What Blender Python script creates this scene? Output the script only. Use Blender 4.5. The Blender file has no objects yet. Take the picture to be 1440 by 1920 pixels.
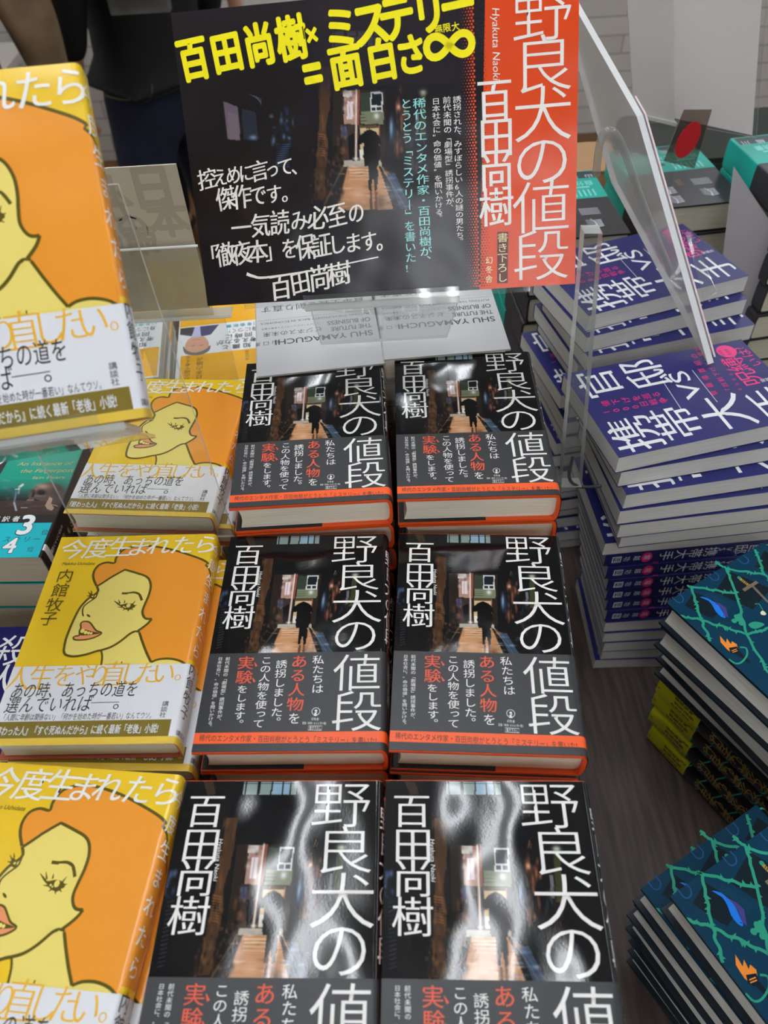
import bpy, bmesh, math, random
import numpy as np
from mathutils import Matrix, Vector, geometry

# ------------------------------------------------------------------ camera, world, lights, exposure
S = bpy.context.scene
C = S.collection
F_PX, PITCH, ROLL, CAM_Z = 1442.0, math.radians(48.06), math.radians(3.33), 0.88
_r = np.array([1, 0, 0.]); _d = np.array([0, -math.sin(PITCH), -math.cos(PITCH)])
FW = np.array([0, math.cos(PITCH), -math.sin(PITCH)])
RT = math.cos(ROLL)*_r + math.sin(ROLL)*_d
DN = -math.sin(ROLL)*_r + math.cos(ROLL)*_d
CAM = np.array([0, 0, CAM_Z])
cd = bpy.data.cameras.new('camera'); cam = bpy.data.objects.new('camera', cd); C.objects.link(cam)
cam.matrix_world = Matrix((
    (RT[0], -DN[0], -FW[0], 0), (RT[1], -DN[1], -FW[1], 0), (RT[2], -DN[2], -FW[2], CAM_Z), (0, 0, 0, 1)))
cd.sensor_fit = 'HORIZONTAL'; cd.sensor_width = 36; cd.lens = 36*F_PX/1440
cd.clip_start = 0.01
cd.dof.use_dof = True; cd.dof.focus_distance = 0.66; cd.dof.aperture_fstop = 11
S.camera = cam
S.view_settings.view_transform = 'Standard'; S.view_settings.look = 'None'
S.view_settings.gamma = 1; S.view_settings.use_curve_mapping = False
S.view_settings.exposure = 0.0
WORLD_LEVEL = 0.55
TUBE_LEVEL = 18.0
w = bpy.data.worlds.new('world'); S.world = w; w.use_nodes = True
w.node_tree.nodes['Background'].inputs[0].default_value = (0.93, 0.96, 1.0, 1)
w.node_tree.nodes['Background'].inputs[1].default_value = WORLD_LEVEL
FLOOR_Z, CEIL_Z = -0.72, 1.88

def at(px, py, z):
    """point at height z that the photo shows at pixel (px, py)"""
    ray = RT*(px-720)/F_PX + DN*(py-960)/F_PX + FW
    return CAM + ray*((z-CAM_Z)/ray[2])
def at_y(px, py, y):
    ray = RT*(px-720)/F_PX + DN*(py-960)/F_PX + FW
    return CAM + ray*(y/ray[1])

# ------------------------------------------------------------------ materials
def lin(c):
    out = []
    for v in c[:3]:
        v = v/255.0
        out.append(v/12.92 if v <= 0.04045 else ((v+0.055)/1.055)**2.4)
    return tuple(out) + (1.0,)
_M = {}
def M(key, rgb=None, rough=0.5, kind='plain', spec=0.5):
    """cached procedural material"""
    k = (key, rgb, rough, kind)
    if k in _M: return _M[k]
    m = bpy.data.materials.new(key); m.use_nodes = True; nt = m.node_tree; N = nt.nodes; Lk = nt.links
    b = N['Principled BSDF']; b.inputs['Roughness'].default_value = rough
    b.inputs['Specular IOR Level'].default_value = spec
    if rgb: b.inputs['Base Color'].default_value = lin(rgb)
    def tex(kind_, scale, detail=2, coords='Object', stretch=None):
        tc = N.new('ShaderNodeTexCoord'); mp = N.new('ShaderNodeMapping')
        Lk.new(tc.outputs[coords], mp.inputs[0])
        if stretch: mp.inputs['Scale'].default_value = stretch
        t = N.new(kind_); Lk.new(mp.outputs[0], t.inputs[0])
        t.inputs['Scale'].default_value = scale
        if kind_ == 'ShaderNodeTexNoise': t.inputs['Detail'].default_value = detail
        return t
    def bump(src, strength, dist):
        bp = N.new('ShaderNodeBump'); bp.inputs['Strength'].default_value = strength
        bp.inputs['Distance'].default_value = dist
        Lk.new(src, bp.inputs['Height']); return bp
    def ramp(src, c0, c1, p0=0.0, p1=1.0):
        r = N.new('ShaderNodeValToRGB'); r.color_ramp.elements[0].color = lin(c0); r.color_ramp.elements[1].color = lin(c1)
        r.color_ramp.elements[0].position = p0; r.color_ramp.elements[1].position = p1
        Lk.new(src, r.inputs[0]); return r
    if kind == 'attr':
        a = N.new('ShaderNodeAttribute'); a.attribute_name = 'Col'
        Lk.new(a.outputs['Color'], b.inputs['Base Color'])
    if kind in ('gloss', 'attr'):
        n1 = tex('ShaderNodeTexNoise', 16, 1); n2 = tex('ShaderNodeTexNoise', 900, 1)
        b1 = bump(n1.outputs[0], 0.75, 0.0035)
        b2 = bump(n2.outputs[0], 0.05, 0.0002); Lk.new(b1.outputs[0], b2.inputs['Normal'])
        Lk.new(b2.outputs[0], b.inputs['Normal'])
    if kind == 'satin':
        n1 = tex('ShaderNodeTexNoise', 14, 1); b1 = bump(n1.outputs[0], 0.3, 0.003)
        Lk.new(b1.outputs[0], b.inputs['Normal'])
    if kind == 'pages':
        n1 = tex('ShaderNodeTexNoise', 60, 3, stretch=(0.25, 0.25, 45))
        dk = tuple(int(v*0.86) for v in rgb)
        r = ramp(n1.outputs[0], dk, rgb, 0.32, 0.56); Lk.new(r.outputs[0], b.inputs['Base Color'])
        b1 = bump(n1.outputs[0], 0.35, 0.0006); Lk.new(b1.outputs[0], b.inputs['Normal'])
    if kind == 'wood':
        n1 = tex('ShaderNodeTexNoise', 5, 6, stretch=(30, 2.2, 1)); n2 = tex('ShaderNodeTexNoise', 3, 2)
        lo = tuple(int(v*0.78) for v in rgb); hi = tuple(min(255, int(v*1.2)) for v in rgb)
        r = ramp(n1.outputs[0], lo, hi, 0.35, 0.7)
        mx = N.new('ShaderNodeMixRGB'); mx.blend_type = 'MULTIPLY'; mx.inputs[0].default_value = 0.35
        Lk.new(r.outputs[0], mx.inputs[1]); Lk.new(n2.outputs[0], mx.inputs[2])
        Lk.new(mx.outputs[0], b.inputs['Base Color'])
        b1 = bump(n1.outputs[0], 0.15, 0.001); Lk.new(b1.outputs[0], b.inputs['Normal'])
    if kind == 'planks':
        bt = tex('ShaderNodeTexBrick', 1.0); bt.inputs['Color1'].default_value = lin(rgb)
        bt.inputs['Color2'].default_value = lin(tuple(int(v*0.86) for v in rgb)); bt.inputs['Mortar'].default_value = lin((40, 26, 12))
        bt.inputs['Brick Width'].default_value = 1.2; bt.inputs['Row Height'].default_value = 0.12; bt.inputs['Mortar Size'].default_value = 0.003
        Lk.new(bt.outputs[0], b.inputs['Base Color'])
    if kind == 'tiles':
        bt = tex('ShaderNodeTexBrick', 1.0, stretch=(1, 1, 1)); bt.inputs['Color1'].default_value = lin(rgb)
        bt.inputs['Color2'].default_value = lin(tuple(int(v*0.95) for v in rgb)); bt.inputs['Mortar'].default_value = lin((150, 144, 136))
        bt.inputs['Brick Width'].default_value = 2.4; bt.inputs['Row Height'].default_value = 0.075; bt.inputs['Mortar Size'].default_value = 0.003
        Lk.new(bt.outputs[0], b.inputs['Base Color'])
    if kind == 'fabric':
        n1 = tex('ShaderNodeTexNoise', 260, 2); n2 = tex('ShaderNodeTexNoise', 9, 3)
        r = ramp(n2.outputs[0], tuple(int(v*0.75) for v in rgb), tuple(min(255, int(v*1.2)) for v in rgb), 0.3, 0.7)
        Lk.new(r.outputs[0], b.inputs['Base Color'])
        b1 = bump(n1.outputs[0], 0.4, 0.001); Lk.new(b1.outputs[0], b.inputs['Normal'])
    if kind == 'skin':
        n1 = tex('ShaderNodeTexNoise', 30, 2)
        r = ramp(n1.outputs[0], tuple(int(v*0.88) for v in rgb), rgb, 0.3, 0.7); Lk.new(r.outputs[0], b.inputs['Base Color'])
    if kind == 'foil':
        n1 = tex('ShaderNodeTexVoronoi', 38); r = N.new('ShaderNodeHueSaturation')
        Lk.new(n1.outputs['Color'], r.inputs['Color']); r.inputs['Saturation'].default_value = 0.35; r.inputs['Value'].default_value = 1.1
        Lk.new(r.outputs[0], b.inputs['Base Color'])
    _M[k] = m
    return m
def clear_mat(key, tint=(0.96, 0.97, 0.965), haze=0.0, haze_rgb=(215, 215, 210), refl=1.0):
    """thin clear acrylic sheet: passes light, mirrors by Fresnel, optional milky share"""
    if key in _M: return _M[key]
    m = bpy.data.materials.new(key); m.use_nodes = True; nt = m.node_tree; N = nt.nodes; N.clear(); Lk = nt.links
    o = N.new('ShaderNodeOutputMaterial'); tr = N.new('ShaderNodeBsdfTransparent'); tr.inputs[0].default_value = tint + (1,)
    gl = N.new('ShaderNodeBsdfGlossy'); gl.inputs['Roughness'].default_value = 0.04
    lw = N.new('ShaderNodeLayerWeight'); lw.inputs[0].default_value = 0.5     # same reflectance from both sides of the sheet
    pw_ = N.new('ShaderNodeMath'); pw_.operation = 'POWER'; pw_.inputs[1].default_value = 5.0; Lk.new(lw.outputs['Facing'], pw_.inputs[0])
    mu = N.new('ShaderNodeMath'); mu.operation = 'MULTIPLY_ADD'; mu.inputs[1].default_value = 0.9*refl; mu.inputs[2].default_value = 0.04*refl
    Lk.new(pw_.outputs[0], mu.inputs[0])
    mx = N.new('ShaderNodeMixShader'); Lk.new(mu.outputs[0], mx.inputs[0]); Lk.new(tr.outputs[0], mx.inputs[1]); Lk.new(gl.outputs[0], mx.inputs[2])
    last = mx
    if haze > 0:
        df = N.new('ShaderNodeBsdfDiffuse'); df.inputs[0].default_value = lin(haze_rgb)
        m2 = N.new('ShaderNodeMixShader'); m2.inputs[0].default_value = haze
        Lk.new(mx.outputs[0], m2.inputs[1]); Lk.new(df.outputs[0], m2.inputs[2]); last = m2
    Lk.new(last.outputs[0], o.inputs[0]); _M[key] = m
    return m
def emit_mat(key, rgb, level):
    if key in _M: return _M[key]
    m = bpy.data.materials.new(key); m.use_nodes = True; N = m.node_tree.nodes; b = N['Principled BSDF']
    b.inputs['Base Color'].default_value = (0.9, 0.9, 0.9, 1)
    b.inputs['Emission Color'].default_value = lin(rgb); b.inputs['Emission Strength'].default_value = level
    _M[key] = m; return m

# ------------------------------------------------------------------ object helpers
def tag(o, label=None, cat=None, group=None, kind=None):
    if label: o['label'] = label
    if cat: o['category'] = cat
    if group: o['group'] = group
    if kind: o['kind'] = kind
    return o
def empty(name, loc=(0, 0, 0), rz=0.0):
    o = bpy.data.objects.new(name, None); C.objects.link(o); o.location = loc; o.rotation_euler = (0, 0, rz)
    o.empty_display_size = 0.02
    return o
def mesh_obj(name, verts, faces, mats, midx=None, parent=None, smooth=False):
    me = bpy.data.meshes.new(name); me.from_pydata([tuple(map(float, v)) for v in verts], [], [tuple(f) for f in faces])
    for m in (mats if isinstance(mats, (list, tuple)) else [mats]): me.materials.append(m)
    if midx is not None: me.polygons.foreach_set('material_index', list(midx))
    if smooth: me.polygons.foreach_set('use_smooth', [True]*len(me.polygons))
    me.update()
    o = bpy.data.objects.new(name, me); C.objects.link(o)
    if parent: o.parent = parent
    return o
def copy_tree(o, parent=None):
    c = o.copy(); C.objects.link(c)
    if parent is not None: c.parent = parent
    for ch in list(o.children): copy_tree(ch, c)
    return c
def prism(poly, axis_fn, n0, n1):
    """closed prism from a 2D polygon; axis_fn(p, t) -> 3D point at extrusion t"""
    n = len(poly); V = [axis_fn(p, n0) for p in poly] + [axis_fn(p, n1) for p in poly]
    F = [tuple(range(n))[::-1], tuple(range(n, 2*n))] + [(i, (i+1) % n, n+(i+1) % n, n+i) for i in range(n)]
    return V, F
def box_vf(x0, x1, y0, y1, z0, z1):
    return prism([(x0, y0), (x1, y0), (x1, y1), (x0, y1)], lambda p, t: (p[0], p[1], t), z0, z1)
def join_vf(parts):
    V, F = [], []
    for v, f in parts:
        k = len(V); V += list(v); F += [tuple(i+k for i in g) for g in f]
    return V, F
def fix(o, bev=0.0):
    bm = bmesh.new(); bm.from_mesh(o.data)
    bmesh.ops.recalc_face_normals(bm, faces=bm.faces)
    if bev: bmesh.ops.bevel(bm, geom=bm.edges[:], offset=bev, segments=2, affect='EDGES')
    bm.to_mesh(o.data); bm.free(); return o
def sheet(name, corners, t, mats, parent=None, bev=0.0):
    """thick sheet from a planar polygon of 3D corners; faces slot 0, cut edges slot 1"""
    P = [Vector(c) for c in corners]; n = geometry.normal(P)
    k = len(P); V = [p - n*t/2 for p in P] + [p + n*t/2 for p in P]
    F = [tuple(range(k))[::-1], tuple(range(k, 2*k))] + [(i, (i+1) % k, k+(i+1) % k, k+i) for i in range(k)]
    mi = [0, 0] + [min(1, len(mats)-1)]*k
    return fix(mesh_obj(name, V, F, mats, mi, parent))

# ------------------------------------------------------------------ lettering and flat artwork
_fc = bpy.data.curves.new('glyph_source', 'FONT'); _fo = bpy.data.objects.new('glyph_source', _fc)
_fc.resolution_u = 4; _fc.fill_mode = 'BOTH'
_G = {}
def glyph(s, bold=0.0):
    k = (s, bold)
    if k not in _G:
        _fc.body = s; _fc.offset = bold; _fc.size = 1
        me = _fo.to_mesh()
        co = np.zeros(len(me.vertices)*3); me.vertices.foreach_get('co', co); co = co.reshape(-1, 3)[:, :2].copy()
        fs = [tuple(p.vertices) for p in me.polygons]
        _fo.to_mesh_clear()
        _G[k] = (co, fs)
    return _G[k]
_t = glyph('田')[0]; EMC = ((_t[:, 0].min()+_t[:, 0].max())/2, (_t[:, 1].min()+_t[:, 1].max())/2)
EMS = 0.86/max(1e-6, (_t[:, 0].max()-_t[:, 0].min()))

def homog(src, dst):
    A = []
    for (x, y), (u, v) in zip(src, dst):
        A.append([x, y, 1, 0, 0, 0, -u*x, -u*y, -u]); A.append([0, 0, 0, x, y, 1, -v*x, -v*y, -v])
    return np.linalg.svd(np.array(A, float))[2][-1].reshape(3, 3)
def hmap(H, pts):
    p = np.asarray(pts, float).reshape(-1, 2); q = np.c_[p, np.ones(len(p))] @ H.T
    return q[:, :2]/q[:, 2:3]
def spline(pts, closed=True, n=6):
    """Catmull-Rom through pts"""
    p = np.asarray(pts, float); m = len(p); out = []
    rng = range(m) if closed else range(m-1)
    for i in rng:
        if closed: a, b, c, d = p[i-1], p[i], p[(i+1) % m], p[(i+2) % m]
        else: a, b, c, d = p[max(i-1, 0)], p[i], p[i+1], p[min(i+2, m-1)]
        for t in np.linspace(0, 1, n, endpoint=False):
            out.append(0.5*((2*b)+(-a+c)*t+(2*a-5*b+4*c-d)*t*t+(-a+3*b-3*c+d)*t**3))
    if not closed: out.append(p[-1])
    return np.array(out)

class Art:
    """flat artwork in millimetres (u right, v down); H maps tracing coordinates to millimetres"""
    def __init__(s, H=None): s.V = []; s.F = []; s.MI = []; s.L = []; s.mats = []; s.H = H
    def mi(s, m):
        if m not in s.mats: s.mats.append(m)
        return s.mats.index(m)
    def cv(s, pts): return hmap(s.H, pts) if s.H is not None else np.asarray(pts, float).reshape(-1, 2)
    def raw(s, V, F, m, layer):
        s.n = getattr(s, 'n', 0)+1; layer = float(layer)+(s.n % 15)*.05   # neighbouring shapes never coincide
        k = sum(len(v) for v in s.V); s.V.append(np.asarray(V, float)); s.L.append(np.full(len(V), layer))
        s.F += [tuple(int(i)+k for i in f) for f in F]; s.MI += [s.mi(m)]*len(F)
    def poly(s, pts, m, layer=1, conv=True, smooth=0, closed=True):
        if smooth: pts = spline(pts, closed, smooth)
        p = s.cv(pts) if conv else np.asarray(pts, float)
        tri = geometry.tessellate_polygon([[Vector((a, b, 0)) for a, b in p]])
        s.raw(p, tri, m, layer)
    def rect(s, u0, v0, u1, v1, m, layer=1): s.poly([(u0, v0), (u1, v0), (u1, v1), (u0, v1)], m, layer, conv=False)
    def disc(s, c, r, m, layer=1, conv=True, n=20, ry=None):
        c = s.cv([c])[0] if conv else np.array(c, float); ry = ry or r
        s.raw([(c[0]+r*math.cos(a), c[1]+ry*math.sin(a)) for a in np.linspace(0, 2*math.pi, n, endpoint=False)], [tuple(range(n))], m, layer)
    def stroke(s, pts, wd, m, layer=1, conv=True, smooth=4, closed=False, w_end=None):
        """line of width wd mm, tapering to w_end"""
        if smooth and len(pts) > 2: pts = spline(pts, closed, smooth)
        p = s.cv(pts) if conv else np.asarray(pts, float)
        if closed: p = np.vstack([p, p[:1]])
        keep = [0]
        for i in range(1, len(p)):
            if np.linalg.norm(p[i]-p[keep[-1]]) > 0.02: keep.append(i)
        p = p[keep]
        if len(p) < 2: return
        d = np.gradient(p, axis=0)
        if closed: d[0] = d[-1] = p[1]-p[-2]
        d /= np.maximum(np.linalg.norm(d, axis=1, keepdims=True), 1e-9); nrm = np.c_[-d[:, 1], d[:, 0]]
        if w_end is None: ws = np.full(len(p), wd/2)
        elif isinstance(w_end, tuple): # thick in the middle
            t = np.linspace(0, 1, len(p)); ws = (w_end[0]+(wd-w_end[0])*np.sin(math.pi*t)**0.7)/2
        else: ws = np.linspace(wd, w_end, len(p))/2
        V = np.vstack([p+nrm*ws[:, None], p-nrm*ws[:, None]]); k = len(p)
        s.raw(V, [(i, i+1, k+i+1, k+i) for i in range(k-1)], m, layer)
    def glyph(s, ch, c, size, m, layer=2, conv=True, bold=0.0, sx=1.0, sy=1.0, rot=0.0, skew=0.0, serif=0.0):
        """one character, em-centred at c, em size in mm; rot in degrees clockwise"""
        c = s.cv([c])[0] if conv else np.asarray(c, float)
        fat = bold if bold > .015 else 0.0
        co, fs = glyph(ch, 0.0 if fat else bold)
        if len(co) == 0: return
        q = (co-np.array(EMC))*EMS*size; q = q*np.array([sx, -sy])
        q[:, 0] -= q[:, 1]*skew
        a = math.radians(rot); R = np.array([[math.cos(a), -math.sin(a)], [math.sin(a), math.cos(a)]])
        s.raw(q@R.T+c, fs, m, layer)
        if fat:
            for j in range(8): s.raw((q+fat*size*.75*np.array([math.cos(j*math.pi/4), math.sin(j*math.pi/4)]))@R.T+c, fs, m, layer)
        if serif:
            for j, dx in enumerate((-serif, serif)): s.raw((q+np.array([dx*size, 0]))@R.T+c, fs, m, layer)
    def run(s, chars, p0, p1, size, m, layer=2, conv=True, **k):
        """characters evenly spaced from centre p0 to centre p1"""
        a, b = (s.cv([p0])[0], s.cv([p1])[0]) if conv else (np.asarray(p0, float), np.asarray(p1, float))
        n = len(chars); ver = abs(b[1]-a[1]) > abs(b[0]-a[0])
        sp = np.linalg.norm(b-a)/max(1, n-1); sq = min(1.0, sp*.93/size) if n > 1 else 1.0   # keep neighbours apart along the line
        if sq < 1: k = dict(k); k['sy' if ver else 'sx'] = k.get('sy' if ver else 'sx', 1.0)*sq
        for i, ch in enumerate(chars):
            if ch == ' ' or ch == '　': continue
            c = a+(b-a)*(i/max(1, n-1)); kk = dict(k)
            if ver and not k.get('rot'):
                if ch in 'ー「」『』―（）~': kk['rot'] = 90
                if ch in '、。': c = c+np.array([size*0.55, -size*0.55])
                if ch in 'っゃゅょ': c = c+np.array([size*0.1, -size*0.1])
            s.glyph(ch, c, size, m, layer, conv=False, **kk)
    def line(s, text, p0, p1, m, layer=2, conv=True, bold=0.0, height=None, skew=0.0):
        """Latin string fitted between its left end p0 and right end p1 on the baseline"""
        a, b = (s.cv([p0])[0], s.cv([p1])[0]) if conv else (np.asarray(p0, float), np.asarray(p1, float))
        co, fs = glyph(text, bold); wdt = co[:, 0].max()-co[:, 0].min(); k = np.linalg.norm(b-a)/wdt
        ky = k if height is None else height/0.7
        q = (co-np.array([co[:, 0].min(), 0]))*np.array([k, -ky]); q[:, 0] -= q[:, 1]*skew
        d = (b-a)/np.linalg.norm(b-a); R = np.array([[d[0], -d[1]], [d[1], d[0]]])
        s.raw(q@R.T+a, fs, m, layer)
    def build(s, name, fn, parent=None, cuts=(), base=None, smooth=True, cols=None):
        """fn(u, v, off) -> local xyz arrays; base = list of (V, F, mat) in mm beneath the art"""
        V = np.vstack(s.V); L = np.concatenate(s.L)
        bm = bmesh.new(); col = bm.verts.layers.float_color.new('Col') if cols else None
        vs = [bm.verts.new((a, b, c)) for (a, b), c in zip(V, L)]
        if cols:
            for i0, arr in cols:
                for j, c in enumerate(arr): vs[i0+j][col] = (c[0], c[1], c[2], 1)
        for f, mi in zip(s.F, s.MI):
            try:
                fc = bm.faces.new([vs[i] for i in f]); fc.material_index = mi; fc.smooth = smooth
            except ValueError: pass
        for u in cuts:
            bmesh.ops.bisect_plane(bm, geom=bm.verts[:]+bm.edges[:]+bm.faces[:], plane_co=(u, 0, 0), plane_no=(1, 0, 0), dist=1e-4)
        me = bpy.data.meshes.new(name); bm.to_mesh(me); bm.free()
        co = np.zeros(len(me.vertices)*3); me.vertices.foreach_get('co', co); co = co.reshape(-1, 3)
        out = fn(co[:, 0], co[:, 1], co[:, 2]*0.00005); me.vertices.foreach_set('co', out.ravel())
        for m in s.mats: me.materials.append(m)
        me.update()
        o = bpy.data.objects.new(name, me); C.objects.link(o)
        if parent: o.parent = parent
        return o
    def grid(s, u0, u1, v0, v1, nu, nv, m, layer=0):
        us = np.linspace(u0, u1, nu); vs = np.linspace(v0, v1, nv); U, Vv = np.meshgrid(us, vs)
        k = sum(len(v) for v in s.V)
        F = [(j*nu+i, j*nu+i+1, (j+1)*nu+i+1, (j+1)*nu+i) for j in range(nv-1) for i in range(nu-1)]
        s.raw(np.c_[U.ravel(), Vv.ravel()], F, m, layer); return k, U, Vv
# ------------------------------------------------------------------ book geometry
class Profile:
    """cross-section of a wrapped cover: arc length u from the fore edge over the top, round the spine and back underneath"""
    def __init__(s, W, T, bulge, n=2.8, dome=0.0):
        P = []
        for x in np.linspace(0, W, 14): P.append((x, T+dome*math.sin(math.pi*min(1, max(0, x/W)))))
        for a in np.linspace(90, -90, 25)[1:-1]:
            ca, sa = math.cos(math.radians(a)), math.sin(math.radians(a))
            P.append((W+bulge*abs(ca)**(2/n), T/2+math.copysign(T/2*abs(sa)**(2/n), sa)))
        for x in np.linspace(W, 0, 6): P.append((x, 0.0))
        P = np.array(P); s.P = P; s.W = W; s.T = T
        d = np.diff(P, axis=0); s.u = np.r_[0, np.cumsum(np.linalg.norm(d, axis=1))]
        t = np.gradient(P, axis=0); t /= np.linalg.norm(t, axis=1, keepdims=True)+1e-12
        s.n = np.c_[-t[:, 1], t[:, 0]]*np.array([1, 1]); s.total = s.u[-1]
        s.spine0 = s.u[13]; s.spine1 = s.u[13+24]; s.mid = (s.spine0+s.spine1)/2
        s.cuts = list(s.u[1:14:3]) + list(s.u[13:38])
    def fn(s, L, off0):
        def f(u, v, off):
            x = np.interp(u, s.u, s.P[:, 0]); z = np.interp(u, s.u, s.P[:, 1])
            nx = np.interp(u, s.u, s.n[:, 0]); nz = np.interp(u, s.u, s.n[:, 1])
            o = off*1000+off0
            return np.c_[(x+nx*o), L-v, (z+nz*o)]*0.001
        return f
    def shell(s, a, b, y0, y1, inset=0.0):
        """closed C-shaped shell between offsets a and b (mm) along the cover"""
        m = s.P[:, 0] >= inset if inset else np.ones(len(s.P), bool)
        O = (s.P+s.n*b)[m]; I = (s.P+s.n*a)[m]; poly = np.vstack([O, I[::-1]]); k = len(O)
        V, F = [], []
        for y in (y0, y1): V += [(p[0]*.001, y*.001, p[1]*.001) for p in poly]
        n = len(poly)
        for i in range(k-1):
            F.append((i, i+1, n-2-i, n-1-i)); F.append((n+i, n+n-1-i, n+n-2-i, n+i+1))
        F += [(i, (i+1) % n, n+(i+1) % n, n+i) for i in range(n)]
        return V, F
def page_poly(W, T, b, fore, conc, bulge):
    """cross-section of the page block: fore edge at x=fore (concave by conc), back rounded by bulge"""
    P = []
    for t in np.linspace(0, 1, 9): P.append((fore+conc*math.sin(math.pi*t), b+(T-2*b)*t))
    for t in np.linspace(0, 1, 11):
        a = math.pi*(0.5-t); P.append((W+bulge*abs(math.cos(a))**0.75, T/2+(T/2-b)*math.copysign(abs(math.sin(a))**0.75, math.sin(a))))
    return P
def page_block(parent, W, T, L, b, fore, conc, bulge, end, mat):
    V, F = prism([(x*.001, z*.001) for x, z in page_poly(W, T, b, fore, conc, bulge)], lambda p, t: (p[0], t, p[1]), end*.001, (L-end)*.001)
    return fix(mesh_obj('page_block', V, F, mat, parent=parent))
def offx(art, du):
    for v in art.V: v[:, 0] += du
WHITE = (246, 246, 240)
PG_CREAM = (242, 234, 212); PG_GREY = (224, 222, 214)

# tracing frames: straight-on readings of one copy of each book
Z5 = lambda p: [(x/3.6+720, y/3.6+980) for x, y in p]
HB5 = homog([(100, 75), (1180, 75), (28, 1520), (1345, 1500)], [(0, 0), (127, 0), (0, 190), (127, 189)])
HY3 = homog([(375, 75), (1310, 65), (-80, 1302), (1100, 1300)], [(0, 0), (127, 0), (0, 181), (127, 181)])
HU = np.array([[-0.353076, -1.64288, 1821.01], [1.18647, -0.791358, -697.24], [9.60622e-05, 0.00165098, 1.0]])
HG = np.array([[1.20003, -1.29329, -41.2126], [0.789766, 1.27369, -2423.92], [9.60622e-05, 0.00165098, 1.0]])

# ------------------------------------------------------------------ the printed night photograph of an alley
def canvas(nx, ny, rgb): a = np.zeros((ny, nx, 3)); a[:] = rgb; return a
class Paint:
    """paints colours at sample points X, Y (tracing coordinates)"""
    def __init__(s, X, Y, base): s.X = X; s.Y = Y; s.c = np.zeros(X.shape+(3,)); s.c[:] = base; s.rng = np.random.RandomState(7)
    def mix(s, a, rgb): a = np.clip(a, 0, 1)[..., None]; s.c = s.c*(1-a)+np.array(rgb, float)*a
    def blob(s, cx, cy, rx, ry, rgb, k=1.0): s.mix(k*np.exp(-(((s.X-cx)/rx)**2+((s.Y-cy)/ry)**2)), rgb)
    def poly(s, pts, rgb, k=1.0):
        ins = np.zeros(s.X.shape, bool); n = len(pts)
        for i in range(n):
            (x0, y0), (x1, y1) = pts[i], pts[(i+1) % n]
            if y0 == y1: continue
            ins ^= ((y0 > s.Y) != (y1 > s.Y)) & (s.X < (x1-x0)*(s.Y-y0)/(y1-y0)+x0)
        s.mix(ins*k, rgb)
    def box(s, x0, y0, x1, y1, rgb, k=1.0): s.mix(((s.X >= x0) & (s.X <= x1) & (s.Y >= y0) & (s.Y <= y1))*k, rgb)
    def line(s, p, q, wd, rgb, k=1.0):
        p = np.array(p, float); q = np.array(q, float); d = q-p; L2 = (d**2).sum()
        t = np.clip(((s.X-p[0])*d[0]+(s.Y-p[1])*d[1])/L2, 0, 1)
        r = np.hypot(s.X-p[0]-t*d[0], s.Y-p[1]-t*d[1]); s.mix(k*np.clip(1.3-r/wd, 0, 1), rgb)
    def noise(s, n, box, size, cols, k):
        for i in range(n):
            cx = s.rng.uniform(box[0], box[2]); cy = s.rng.uniform(box[1], box[3]); rx = size[0]*s.rng.uniform(.5, 1.5); ry = size[1]*s.rng.uniform(.5, 1.5)
            s.blob(cx, cy, rx, ry, cols[s.rng.randint(len(cols))], k*s.rng.uniform(.4, 1))
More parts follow.
